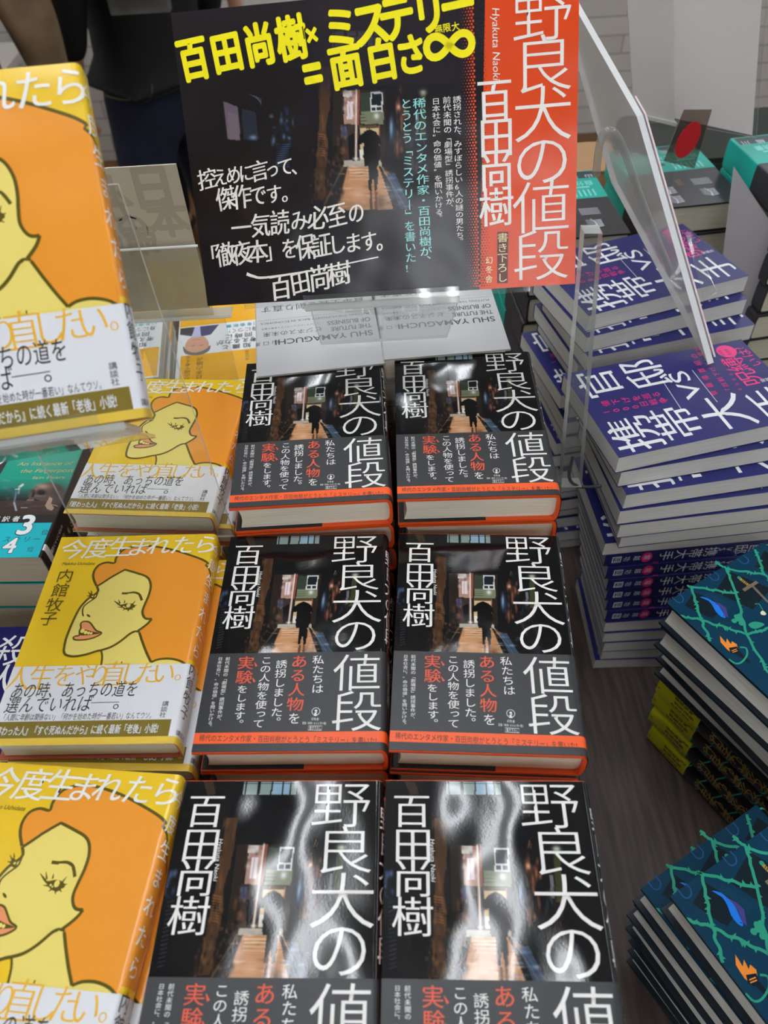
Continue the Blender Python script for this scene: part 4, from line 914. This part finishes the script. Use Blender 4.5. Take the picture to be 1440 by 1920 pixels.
pa = lambda x, y: (x/3.4286+300, y/3.4286); pb = lambda x, y: (x/3.4286+700, y/3.4286)
A = Art(HP)
k, U, V = A.grid(0, PW, 0, PH, 400, 284, P_PH, 0)
q = hmap(np.linalg.inv(HP), np.c_[U.ravel(), V.ravel()]); XA, YA = (q[:, 0]-300)*3.4286, q[:, 1]*3.4286
P = Paint(XA-650, 350+(YA-600)/1.35, (22, 20, 26)); alley(P)
P.X, P.Y = XA, YA
P.mix(np.clip((620-YA)/90, 0, 1)*.72, (40, 35, 42)); P.mix(np.clip((1020-XA)/110, 0, 1), (26, 22, 25)); P.mix(np.clip((YA-1250)/420, 0, 1)*.72, (24, 22, 32)); P.mix(np.clip((XA-1750)/250, 0, 1)*.8, (24, 22, 34))
P.mix(np.clip((560-YA)/500, 0, 1)*.5, (48, 42, 46))  # upper poster greyer: a reflection's grey-brown put into the print colours
P.poly([(398, 655), (486, 690), (510, 905), (425, 895)], (104, 90, 104)); P.poly([(425, 720), (490, 740), (508, 900), (428, 890)], (122, 108, 112), .6)
P.poly([(512, 700), (600, 720), (620, 905), (530, 900)], (44, 50, 66), .8); P.blob(590, 885, 24, 14, (150, 180, 220), .7); P.noise(22, (700, 700, 860, 940), (9, 16), [(120, 170, 210), (50, 80, 130), (30, 40, 60)], .7)
for y in range(930, 1080, 14): P.line((740, y), (820, y), 3, (70, 110, 150), .6)
for i in range(6): P.line((560+i*12, 610+i*4), (640, 640+i*8), 2, (120, 140, 160), .35)
cols = [(k, np.array([lin(c)[:3] for c in np.clip(P.c, 0, 255)]))]
A.poly([pb(705, -160), pb(1400, -160), pb(1400, 2000), pb(690, 2000)], P_OR, 1)
A.V[-1][:, 0] = np.clip(A.V[-1][:, 0], 0, PW); A.V[-1][:, 1] = np.clip(A.V[-1][:, 1], 0, PH); ux = A.V[-1][:, 0].min()
for j in range(0, 105):
    for i in range(9):
        u = ux-10+i*2.1+(j % 2)*1.05; v = 1.2+j*2.0; t = (u-ux)/12
        if v > PH-1: continue
        if t < 0: A.disc((u, v), .95*(1+t*1.1), P_OR, 2, conv=False, n=6)
        elif t < 1: A.disc((u, v), .85*(1-t), PB_, 2, conv=False, n=6)
tw = dict(bold=.058, rot=-6)
for ch, p, s_, sx, sy in (('百', pa(205, 392), 25, .98, 1.25), ('田', pa(418, 350), 25, .98, 1.15), ('尚', pa(625, 302), 25, .95, 1.2), ('樹', pa(830, 262), 25, .95, 1.25), ('×', pa(992, 228), 14, 1.3, 1.5), ('ミ', pa(1145, 190), 27, 1.0, 1.1), ('ス', pa(1340, 170), 28, 1.05, 1.15),
                          ('テ', pb(135, 130), 27, 1.02, 1.2), ('リ', pb(345, 95), 25, 1.0, 1.2), ('ー', pb(530, 50), 27, 1.0, 1.2), ('=', pa(1012, 470), 26, 1.0, 1.5), ('面', pa(1182, 440), 26, .98, 1.2), ('白', pb(42, 400), 25, .95, 1.2), ('さ', pb(230, 365), 25, .95, 1.15)):
    A.glyph(ch, p, s_*.93, P_YE, 5, sx=sx, sy=sy, **tw)
inf = [pb(475+148*math.cos(t)/(1+math.sin(t)**2), 300-14*math.cos(t)+190*math.sin(t)*math.cos(t)/(1+math.sin(t)**2)) for t in np.linspace(0, 2*math.pi, 40, endpoint=False)]
A.stroke(inf, 5.2, P_YE, 5, smooth=0, closed=True)
for ch, p in zip('無限大', (pb(405, 196), pb(458, 188), pb(515, 180))): A.glyph(ch, p, 5.6, P_YE, 5, bold=.02, rot=-6)
for ch, p in zip('野良犬の値段', (pb(1078, 100), pb(1088, 430), pb(1088, 752), pb(1085, 1048), pb(1083, 1350), pb(1085, 1658))):
    A.glyph(ch, p, 41 if ch != '野' else 40, P_WH, 5, sx=1.06, sy=.94, bold=-.010)
for ch, p in zip('百田尚樹', (pb(772, 655), pb(786, 895), pb(788, 1115), pb(790, 1345))): A.glyph(ch, p, 26.5, P_WH, 5, sx=.98, sy=1.06, serif=.01)
A.line('Hyakuta Naoki', pb(752, 62), pb(762, 522), P_WH, 5, height=5.2, skew=.15)
A.poly([pb(797, 1497), pb(868, 1497), pb(866, 1826), pb(797, 1826)], P_BR, 4); A.run('書き下ろし', pb(832, 1535), pb(832, 1792), 8.2, P_CR, 5); A.run('幻冬舎', pb(745, 1680), pb(745, 1800), 5.6, P_CR, 5)
A.run('誘拐された、みすぼらしい6人の謎の男たち。', pb(528, 648), pb(556, 1560), 6.0, P_WH, 5); A.run('前代未聞の「劇場型」誘拐事件が、', pb(462, 652), pb(490, 1345), 6.0, P_WH, 5)
A.run('日本社会に"命の価値"を問いかける。', pb(392, 660), pb(420, 1410), 6.0, P_WH, 5)
A.run('稀代のエンタメ作家・百田尚樹が、', pb(285, 672), pb(338, 1685), 9.4, P_TE, 5, serif=.01); A.run('とうとう「ミステリー」を書いた!', pb(200, 675), pb(240, 1725), 8.6, P_TE, 5, serif=.01)
rg = random.Random(8)
def hand(chars, p0, p1, size):
    a, b = np.array(p0, float), np.array(p1, float); n = len(chars)
    for i, ch in enumerate(chars):
        c = a+(b-a)*i/max(1, n-1); sz = size*(1.0 if ord(ch) > 0x3100 else .84)
        A.glyph(ch, tuple(c), sz, P_WH, 6, rot=-6+rg.uniform(-5, 5), skew=.12, sx=rg.uniform(.86, .98), sy=rg.uniform(.95, 1.1), serif=.016)
hand('控えめに言って、', pa(300, 1152), pa(880, 1062), 15.5); hand('傑作です。', pa(420, 1275), pa(830, 1240), 17); hand('一気読み必至の', pa(520, 1462), pa(1255, 1372), 17.5)
hand('「徹夜本」を保証します。', pa(318, 1640), pb(70, 1545), 18); hand('百田尚樹', pa(775, 1840), pa(1150, 1760), 19)
A.stroke([pa(556, 1752), pa(600, 1768), pa(680, 1776), pa(1000, 1730), pa(1400, 1652)], 2.6, P_WH, 6, w_end=.9)
A.build('print', lambda u, v, o: np.c_[u*.001, (PH-v)*.001, o], poster, cols=cols)

# clear stand carrying the poster
ps = empty('display_stand'); tag(ps, 'clear acrylic stand holding up the landscape poster', 'display stand'); ps.matrix_world = MP
fbox('back_sheet', .03, .262, -.004, .19, -.0050, -.0022, CLEAR, ps); fbox('ledge', .082, .206, -.0085, -.0035, -.016, .012, EDGE, ps, .001); fbox('lip', .082, .206, -.0034, .004, .0095, .012, CLEAR, ps)
pt = [MP@Vector((x, -.006, -.012)) for x in (.082, .206)]
pt2 = [MP@Vector((x, -.006, -.016)) for x in (.082, .206)]
lg = sheet('leg', [pt2[0], pt2[1], (pt2[1].x, .628, .4325), (pt2[0].x, .628, .4325)], .0028, [CLEAR, EDGE]); lg.parent = ps; lg.matrix_parent_inverse = MP.inverted()
def adopt(o, par, M_): o.parent = par; o.matrix_parent_inverse = M_.inverted(); return o

# ------------------------------------------------------------------ yellow novel displayed on its clear stand
RY = ortho([[0.984, -0.104, 0.142], [0.175, 0.675, -0.717], [-0.022, 0.731, 0.682]]); TY = (-.134, .332, -.279+CAM_Z); MY = from_frame(RY, TY)
yb = copy_tree(yellow); yb.matrix_world = MY@Matrix.Translation((-.127, 0, -.0242))@Matrix.Diagonal((1, 1.028, 1, 1))
tag(yb, 'yellow novel with orange-haired woman tilted upright on a clear stand', 'book', 'yellow novels on show')
ys = empty('display_stand'); ys.matrix_world = MY; tag(ys, 'clear acrylic easel under the tilted yellow novel', 'display stand')
fbox('ledge', -.142, -.006, -.0065, -.0015, -.045, .010, EDGE, ys, .0012); fbox('lip', -.142, -.02, -.0013, .006, .0065, .0095, CLEAR, ys)
fbox('back_sheet', -.135, -.012, 0, .165, -.0290, -.0262, CLEAR, ys)
c0, c1 = at_y(152, 1010, .4335), at_y(440, 1005, .4335); c2 = at_y(222, 345, .470)
adopt(sheet('support_sheet', [c0, c1, c2, (c2[0]-(c1[0]-c0[0]), .470, c2[2])], .0026, [CLEAR, EDGE]), ys, MY)
fbox('shelf', -.142, -.01, -.0064, -.0040, -.128, -.0455, CLEAR, ys)

# ------------------------------------------------------------------ card seen from behind, with its lettering showing through
YB = .70
b0, b1, b2, b3 = at_y(228, 585, YB), at_y(393, 572, YB), at_y(350, 302, YB), at_y(196, 295, YB)
w_ = b1[0]-b0[0]; rs = empty('sign_card', (float(b0[0]), YB, float(b0[2])))
tag(rs, 'beige sign card seen from behind with mirrored lettering, between yellow novel and poster', 'sign')
BEIGE = M('beige_card_back', (192, 184, 164), .45); GHOST = M('ghost_lettering', (172, 162, 144), .45)
H2 = homog([(228, 585), (393, 572), (350, 302), (196, 295)], [(0, 180), (112, 180), (112, 0), (0, 0)])
sx_ = (b1[0]-b0[0])/112; sz_ = (b2[2]-b1[2])/180
A = Art(H2); A.grid(-4, 112, 0, 180, 3, 3, BEIGE, 0); zz = lambda x, y: (x/6+180, y/6+280)
for ch, p, s_ in (('日', zz(800, 330), 50), ('本', zz(920, 650), 46), ('自', zz(330, 290), 38), ('分', zz(460, 490), 36), ('の', zz(570, 720), 36), ('頭', zz(640, 880), 36), ('国', zz(300, 720), 20), ('図', zz(360, 900), 20)):
    A.glyph(ch, p, s_, GHOST, 2, bold=.05, sx=-1.0)
A.build('printed_back', lambda u, v, o: np.c_[u*sx_, -o-.0012, (180-v)*sz_], rs, smooth=False)
fbox('card', -.004*sx_*1000, 112*sx_, 0, .0016, 0, 180*sz_, M('card_core', (210, 204, 188), .5), rs)
ss = empty('sign_holder', (float(b0[0]), YB, float(b0[2]))); tag(ss, 'clear acrylic holder under the beige reversed sign card', 'sign holder')
WW = 112*sx_
fbox('front_pocket', 0, WW+.004, -.009, -.0068, -.004, 88*sz_, clear_mat('pocket_acrylic', (.93, .93, .9), .12, (205, 196, 170)), ss)
fbox('pocket_rim', 0, WW+.004, -.0092, -.0066, 88*sz_, 88*sz_+.0012, BRIGHT, ss); fbox('ledge', -.004, WW+.022, -.012, .006, -.0075, -.0045, EDGE, ss, .0008)
fbox('leg', .01, WW+.012, .001, .0035, .332-float(b0[2]), -.008, CLEAR, ss)

# ------------------------------------------------------------------ slanted sign slab on the front navy stack
p0, p1, p2 = (Vector(at(1338, 680, .3745)), Vector(at(1205, 215, .56)), Vector(at(1085, 5, .62)))
ext = (p2-p1)*1.5; slab = empty('sign_holder', tuple(p0)); tag(slab, 'thick clear sign holder leaning over the navy paperbacks, papers inside', 'sign holder')
MS = Matrix.Translation(p0)
def add_sheet(nm, pts, t, mats): return adopt(sheet(nm, pts, t, mats), slab, MS)
n_ = geometry.normal([p0, p1, p2])
if n_.dot(Vector(CAM)-p0) < 0: n_ = -n_
add_sheet('clear_front', [p0+n_*.003, p1+n_*.003, p1+ext+n_*.003, p0+ext+n_*.003], .0065, [clear_mat('slab_acrylic', (.95, .94, .93), .30, (226, 222, 218)), M('slab_edge', (214, 216, 216), .35)])
add_sheet('paper_insert', [p0-n_*.003+(p1-p0)*.02, p1-n_*.003, p1+ext*.1-n_*.003, p0+ext*.1-n_*.003+(p1-p0)*.02], .0018, [M('insert_paper', (222, 214, 214), .6), M('paper_edges', (226, 206, 206), .6)])
e1 = (p0-p1).normalized(); q1 = p1+(p0-p1)*.48; q2 = p1+(p0-p1)*.74; side = Vector((.035, .01, 0))
add_sheet('clear_flap', [q1-n_*.009, q1-n_*.009+side*.15, Vector(at(1345, 548, .43)), Vector(at(1318, 568, .42)), q2-n_*.009], .001, [CLEAR, EDGE])
# clear leg and wire hook beside the rear navy stack
l0, l1, l2, l3 = at_y(1050, 905, .495), at_y(1088, 905, .495), at_y(1126, 430, .495), at_y(1092, 430, .495)
leg = adopt(sheet('leg', [l0, l1, l2, l3], .012, [clear_mat('leg_acrylic', (.9, .91, .9), .08, (190, 190, 186)), EDGE]), slab, MS)
def tube(name, pts, r, mat, parent=None, cyclic=False, M_=None):
    cu = bpy.data.curves.new(name, 'CURVE'); cu.dimensions = '3D'; cu.bevel_depth = r; cu.bevel_resolution = 3; sp = cu.splines.new('NURBS'); sp.points.add(len(pts)-1)
    for i, p in enumerate(pts): sp.points[i].co = (*map(float, p), 1)
    sp.use_endpoint_u = True; sp.order_u = 3; sp.use_cyclic_u = cyclic; o = bpy.data.objects.new(name, cu); C.objects.link(o)
    me = bpy.data.meshes.new_from_object(o); bpy.data.objects.remove(o); me.materials.clear(); me.materials.append(mat); me.name = name
    for p in me.polygons: p.use_smooth = True
    o = bpy.data.objects.new(name, me); C.objects.link(o)
    if parent: adopt(o, parent, M_ or parent.matrix_world)
    return o
hk = tube('hook', [at_y(x, y, .492) for x, y in ((1074, 858), (1068, 878), (1066, 898), (1078, 911), (1100, 914), (1128, 911))], .0016, M('dark_hook', (30, 36, 34), .3), slab, M_=MS)
tube('arm', [at_y(x, y, .70) for x, y in ((1118, 330), (1122, 262), (1142, 240), (1165, 262), (1210, 400), (1262, 520))], .0035, clear_mat('rod_acrylic', (.8, .82, .82), .2, (200, 198, 190), 2.0), slab, M_=MS)

# ------------------------------------------------------------------ hanging grey card in its holder, right
YH = 1.06
def card_on_plane(pxs, Y): return [Vector(at_y(x, y, Y)) for x, y in pxs]
hc = empty('sign_card', tuple(at_y(1340, 240, YH))); tag(hc, 'blank grey back of a large card at the upper right', 'sign')
MH = Matrix.Translation(at_y(1340, 240, YH))
GREYC = M('grey_card_back', (214, 208, 204), .5)
adopt(sheet('card', card_on_plane([(1255, -60), (1263, 221), (1410, 253), (1432, -60)], YH), .002, [GREYC, M('card_cream_edge', (220, 214, 200), .6)]), hc, MH)
hh = empty('sign_holder', tuple(at_y(1240, 225, YH))); MH2 = Matrix.Translation(at_y(1240, 225, YH)); tag(hh, 'clear acrylic holder around the large grey card at the upper right', 'sign holder')
adopt(sheet('clear_sheet', card_on_plane([(1172, -60), (1188, 212), (1264, 228), (1262, -60)], YH-.012), .003, [clear_mat('holder_acrylic', (.9, .9, .89), .55, (222, 218, 212)), EDGE]), hh, MH2)
adopt(sheet('clear_back', card_on_plane([(1170, -60), (1200, 218), (1418, 258), (1442, -60)], YH+.008), .002, [CLEAR, EDGE]), hh, MH2)
g0, g1 = at_y(1186, 212, YH-.012), at_y(1266, 231, YH-.012)
adopt(sheet('bottom_ledge', [Vector(g0)-Vector((0, .006, 0)), Vector(g1)-Vector((0, .006, 0)), Vector(g1)+Vector((0, .03, 0)), Vector(g0)+Vector((0, .03, 0))], .004, [EDGE, EDGE]), hh, MH2)
zb = float(g1[2]); adopt(mesh_obj('leg', *box_vf(float(g1[0])-.04, float(g1[0])+.02, YH+.002, YH+.006, .347, zb-.004), CLEAR), hh, MH2)
# pointed grey card at the right edge
tc = tag(sheet('sign_card', card_on_plane([(1376, 312), (1480, 470), (1480, 640), (1369, 640)], .965), .0015, [M('grey_mirror_card', (178, 172, 176), .42, 'satin'), BRIGHT]), 'grey glossy card with pointed top at the right edge behind navy books', 'sign')
zmin = min(v.co.z for v in tc.data.vertices)
for v in tc.data.vertices:
    if v.co.z < zmin+.02: v.co.z = .002
# small translucent card with a red oval
YO = 1.0
ov = empty('shelf_talker', tuple(at_y(1285, 265, YO))); MO = Matrix.Translation(at_y(1285, 265, YO)); tag(ov, 'small smoky clear tag with a red oval below the grey card', 'price tag')
adopt(sheet('tag_sheet', card_on_plane([(1244, 302), (1282, 205), (1335, 205), (1302, 316)], YO), .0008, [clear_mat('smoky_sheet', (.62, .58, .54), .12, (120, 100, 86)), EDGE]), ov, MO)
cx, cy = 1290, 262; el = [(cx+19*math.cos(t)*math.cos(.35)-48*math.sin(t)*math.sin(.35), cy+19*math.cos(t)*math.sin(.35)*.6+34*math.sin(t)) for t in np.linspace(0, 2*math.pi, 26, endpoint=False)]
adopt(sheet('red_oval', card_on_plane([(x, min(y, 296)) for x, y in el], YO-.002), .0006, [M('tag_red', (186, 24, 34), .3)]), ov, MO)
# ------------------------------------------------------------------ back of the shop
HD = M('black_green_cloth', (22, 32, 22), .6, 'fabric')
cr = empty('display_riser', (.75, 1.36, 0)); tag(cr, 'dark green draped riser behind the far book piles', 'riser')
fbox('cloth_block', -.28, .22, -.10, .11, 0, .30, HD, cr, .008)
bx_ = empty('cardboard_box', (.37, 1.30, 0)); tag(bx_, 'plain tan cardboard box behind the clear stand', 'box')
fbox('carton', -.06, .06, -.06, .06, 0, .30, M('cardboard', (186, 146, 104), .7), bx_, .002); fbox('flap', -.06, .06, -.061, .0, .3005, .303, M('cardboard', (186, 146, 104), .7), bx_)
def low_table(x, y, w, d, z, label):
    t = empty('low_table', (x, y, FLOOR_Z)); tag(t, label, 'table')
    fbox('tabletop', -w/2, w/2, -d/2, d/2, z-FLOOR_Z-.03, z-FLOOR_Z, M('pale_table', (196, 190, 180), .5), t); fbox('pedestal', -w/2+.04, w/2-.04, -d/2+.04, d/2-.04, 0, z-FLOOR_Z-.0305, M('pale_table', (196, 190, 180), .5), t)
low_table(-1.62, 3.3, .55, .6, -.12, 'pale low table by the back wall at the far left'); low_table(-.22, 3.55, .9, .4, -.30, 'pale low table by the back wall behind the poster')
rg = random.Random(3)
for i in range(6):
    m_ = empty('magazine', (-1.60+rg.uniform(-.02, .02), 3.2+rg.uniform(-.02, .02), -.12+i*.012)); m_.rotation_euler.z = rg.uniform(-.1, .1)
    fbox('cover', -.105, .105, -.148, .148, 0, .0115, M('wrapped_foil', (200, 210, 214), .15, 'foil'), m_); tag(m_, 'film-wrapped glossy magazine, %s in pile by the back wall' % ORD[5-i], 'magazine', 'wrapped magazines')
for i in range(5):
    m_ = empty('magazine', (-.33+.0*i, 3.5, -.30+i*.010)); fbox('cover', -.148, .148, -.105, .105, 0, .0095, M('white_magazine', (214, 218, 214), .3), m_); fbox('corner_print', .05, .146, -.10, .1, .0096, .0098, M('leaf_green_print', (150, 176, 60), .3), m_)
    tag(m_, 'white and green magazine, %s in pile above the poster' % ORD[4-i], 'magazine', 'white and green magazines')

# ------------------------------------------------------------------ people
def skin_mesh(name, joints, bones, mat, sub=2, parent=None, root=0):
    """joints: {key: (x, y, z, rx, ry)}; one continuous surface grown along the bones"""
    keys = list(joints); ix = {k: i for i, k in enumerate(keys)}
    me = bpy.data.meshes.new(name); me.from_pydata([joints[k][:3] for k in keys], [(ix[a], ix[b]) for a, b in bones], [])
    o = bpy.data.objects.new(name, me); C.objects.link(o)
    sk = o.modifiers.new('skin', 'SKIN'); ly = me.skin_vertices[0] if me.skin_vertices else None
    if ly is None:
        bm = bmesh.new(); bm.from_mesh(me); bm.verts.layers.skin.verify(); bm.to_mesh(me); bm.free(); ly = me.skin_vertices[0]
    for i, k in enumerate(keys):
        j = joints[k]; ly.data[i].radius = (j[3], j[4] if len(j) > 4 else j[3]); ly.data[i].use_root = (i == root)
    ss_ = o.modifiers.new('sub', 'SUBSURF'); ss_.levels = sub; ss_.render_levels = sub
    dg = bpy.context.evaluated_depsgraph_get(); dg.update(); m2 = bpy.data.meshes.new_from_object(o.evaluated_get(dg)); m2.name = name
    bpy.data.objects.remove(o); m2.materials.clear(); m2.materials.append(mat)
    for p in m2.polygons: p.use_smooth = True
    o = bpy.data.objects.new(name, m2); C.objects.link(o)
    if parent: o.parent = parent
    return o
SKIN = M('skin', (206, 150, 124), .5, 'skin'); HAIR = M('dark_hair', (24, 20, 18), .45, 'fabric')
def person(loc, rz, label, top, bottom, shoe, coat_len=.0, scale=1.0, arm_out=.0):
    """standing figure, 1.70 m, feet at z=0, facing +y"""
    J = {'pelvis': (0, 0, .93, .08, .06), 'waist': (0, 0, 1.08, .09, .07), 'chest': (0, .0, 1.27, .11, .08), 'neck0': (0, -.005, 1.43, .07, .06), 'neck1': (0, .01, 1.50, .052, .052),
         'skull': (0, .015, 1.60, .078, .088), 'crown': (0, .01, 1.665, .055, .065)}
    Bn = [('pelvis', 'waist'), ('waist', 'chest'), ('chest', 'neck0'), ('neck0', 'neck1'), ('neck1', 'skull'), ('skull', 'crown')]
    for s, n in ((-1, 'l'), (1, 'r')):
        J.update({'hip'+n: (s*.085, 0, .82, .058, .058), 'knee'+n: (s*.11, .01, .49, .058, .06), 'shin'+n: (s*.112, -.01, .33, .052, .054), 'ank'+n: (s*.115, -.03, .09, .036, .038), 'toe'+n: (s*.13, .11, .045, .036, .028),
                  'sho'+n: (s*.17, 0, 1.38, .045, .045), 'elb'+n: (s*(.235+arm_out), -.03, 1.12, .042, .042), 'wri'+n: (s*(.25+arm_out), .02, .885, .028, .022), 'palm'+n: (s*(.255+arm_out), .03, .83, .036, .017)})
        Bn += [('pelvis', 'hip'+n), ('hip'+n, 'knee'+n), ('knee'+n, 'shin'+n), ('shin'+n, 'ank'+n), ('ank'+n, 'toe'+n), ('chest', 'sho'+n), ('sho'+n, 'elb'+n), ('elb'+n, 'wri'+n), ('wri'+n, 'palm'+n)]
        for f, (dy, ln) in enumerate(((-.024, .060), (-.008, .070), (.009, .074), (.025, .066))):
            x0 = s*(.257+arm_out)
            J['f%s%da' % (n, f)] = (x0, .03+dy, .795, .0095, .0085); J['f%s%db' % (n, f)] = (x0-s*.004, .03+dy*1.05, .795-ln*.5, .0088, .008); J['f%s%dc' % (n, f)] = (x0-s*.018, .03+dy*1.05, .795-ln, .0076, .007)
            Bn += [('palm'+n, 'f%s%da' % (n, f)), ('f%s%da' % (n, f), 'f%s%db' % (n, f)), ('f%s%db' % (n, f), 'f%s%dc' % (n, f))]
        J['t%sa' % n] = (s*(.245+arm_out), .068, .825, .011, .010); J['t%sb' % n] = (s*(.238+arm_out), .082, .790, .009, .0085); Bn += [('palm'+n, 't%sa' % n), ('t%sa' % n, 't%sb' % n)]
    body = skin_mesh('person', J, Bn, SKIN)
    tag(body, label, 'person')
    fs_ = [bpy.data.objects['person'] if False else body]
    # face and ears
    nose = skin_mesh('nose', {'a': (0, .098, 1.61, .010), 'b': (0, .114, 1.585, .013)}, [('a', 'b')], SKIN, 1, body)
    for s in (-1, 1):
        skin_mesh('ear', {'a': (s*.080, .01, 1.615, .012, .007), 'b': (s*.081, .008, 1.585, .010, .006)}, [('a', 'b')], SKIN, 1, body)
        skin_mesh('eye', {'a': (s*.03, .094, 1.615, .009), 'b': (s*.032, .096, 1.615, .008)}, [('a', 'b')], M('eye_dark', (40, 30, 26), .2), 1, body)
    skin_mesh('mouth', {'a': (-.02, .096, 1.55, .006), 'b': (0, .102, 1.55, .007), 'c': (.02, .096, 1.55, .006)}, [('a', 'b'), ('b', 'c')], M('lips', (170, 92, 84), .4), 1, body)
    bm = bmesh.new(); bmesh.ops.create_icosphere(bm, subdivisions=4, radius=1.0)
    for v in bm.verts: v.co = Vector((v.co.x*.090, v.co.y*.102-.010, v.co.z*.100+1.622))
    bmesh.ops.delete(bm, geom=[f for f in bm.faces if (f.calc_center_median().y > .045 and f.calc_center_median().z < 1.655) or f.calc_center_median().z < 1.545], context='FACES')
    bmesh.ops.solidify(bm, geom=bm.faces[:], thickness=.008)
    hm = bpy.data.meshes.new('hair'); bm.to_mesh(hm); bm.free(); hm.materials.append(HAIR)
    for p in hm.polygons: p.use_smooth = True
    ho = bpy.data.objects.new('hair', hm); C.objects.link(ho); ho.parent = body
    TJ = {'pelvis': (0, 0, .95, .150, .122), 'waist': (0, 0, 1.08, .145, .115), 'chest': (0, 0, 1.27, .165, .125), 'neck0': (0, -.005, 1.42, .085, .075)}
    TJ['hem'] = (0, 0, .83-coat_len, .165, .135)
    tb_ = [('hem', 'pelvis'), ('pelvis', 'waist'), ('waist', 'chest'), ('chest', 'neck0')]
    for n in 'lr':
        for k in ('sho', 'elb', 'wri'): v = J[k+n]; TJ[k+n] = (v[0], v[1], v[2]+(.02 if k == 'wri' else 0), v[3]*1.55, v[4]*1.6)
        tb_ += [('chest', 'sho'+n), ('sho'+n, 'elb'+n), ('elb'+n, 'wri'+n)]
    skin_mesh('jacket', TJ, tb_, top, 2, body)
    BJ = {'pelvis': (0, 0, .96, .135, .105), 'seat': (0, 0, .87, .15, .115)}; bb = [('pelvis', 'seat')]
    for n, s in (('l', -1), ('r', 1)):
        for k, f in (('hip', 1.6), ('knee', 1.35), ('shin', 1.35), ('ank', 1.8)): v = J[k+n]; BJ[k+n] = (v[0], v[1], v[2]-(.12 if k == 'hip' else 0), v[3]*f, v[4]*f)
        bb += [('seat', 'hip'+n), ('hip'+n, 'knee'+n), ('knee'+n, 'shin'+n), ('shin'+n, 'ank'+n)]
        skin_mesh('shoe', {'a': (J['ank'+n][0], -.045, .045, .042, .045), 'b': (J['toe'+n][0], .05, .042, .046, .036), 'c': (J['toe'+n][0], .13, .035, .04, .028)}, [('a', 'b'), ('b', 'c')], shoe, 2, body)
    skin_mesh('trousers', BJ, bb, bottom, 2, body)
    body.location = loc; body.rotation_euler = (0, 0, rz); body.scale = (scale,)*3
    return body
BLACKC = M('black_wool', (14, 15, 16), .8, 'fabric'); JEANS = M('indigo_denim', (20, 28, 48), .85, 'fabric'); BLACKT = M('black_trousers', (12, 12, 13), .8, 'fabric'); TAN = M('tan_coat', (128, 106, 78), .8, 'fabric'); LEATHER = M('dark_shoe', (30, 24, 20), .5)
pc = at_y(296, 150, 2.36)
pw = person((float(pc[0]), 2.36, FLOOR_Z), .8, 'person in black jacket and dark blue jeans, back turned, left of the poster', BLACKC, JEANS, LEATHER, arm_out=-.03, scale=1.03)
st_ = M('denim_stitching', (120, 112, 80), .7)
def px_tube(nm, pts, Y, r, mat, par):
    o = tube(nm, [at_y(x, y, Y) for x, y in pts], r, mat); bpy.context.view_layer.update(); o.parent = par; o.matrix_parent_inverse = par.matrix_world.inverted(); return o
for k_, pts in enumerate(([(196, 178), (236, 196), (284, 180)], [(284, 180), (286, 168), (285, 158)])):
    px_tube('pocket_stitching', pts, 2.19, .0012, st_, bpy.data.objects[pw.children[-1].name])
person((float(at_y(330, 150, 3.0)[0]), 3.0, FLOOR_Z), -.2, 'person in black coat and black trousers behind the one in jeans', BLACKC, BLACKT, LEATHER, coat_len=.12)
person((float(at_y(20, 90, 1.9)[0])-.19, 1.9, FLOOR_Z), .4, 'person in tan coat at the far left edge', TAN, TAN, LEATHER, coat_len=.28)
bq = at_y(266, 22, 1.98)
bp = empty('shoulder_bag', (float(bq[0]), 1.98, float(bq[2]))); tag(bp, 'grey rounded shoulder bag beside the person in jeans', 'bag')
o = fbox('bag_body', -.11, .11, -.06, .06, 0, .36, M('grey_canvas', (92, 90, 84), .8, 'fabric'), bp, .045); fbox('front_pocket', -.08, .08, -.085, -.055, .06, .22, M('grey_canvas', (92, 90, 84), .8, 'fabric'), bp, .012)
for s in (-1, 1): tube('strap', [(s*.08, .03, .35), (s*.05, .06, .46), (s*.01, .12, .50)], .012, M('grey_canvas', (92, 90, 84), .8, 'fabric')).parent = bp
bpy.data.objects.remove(_fo)
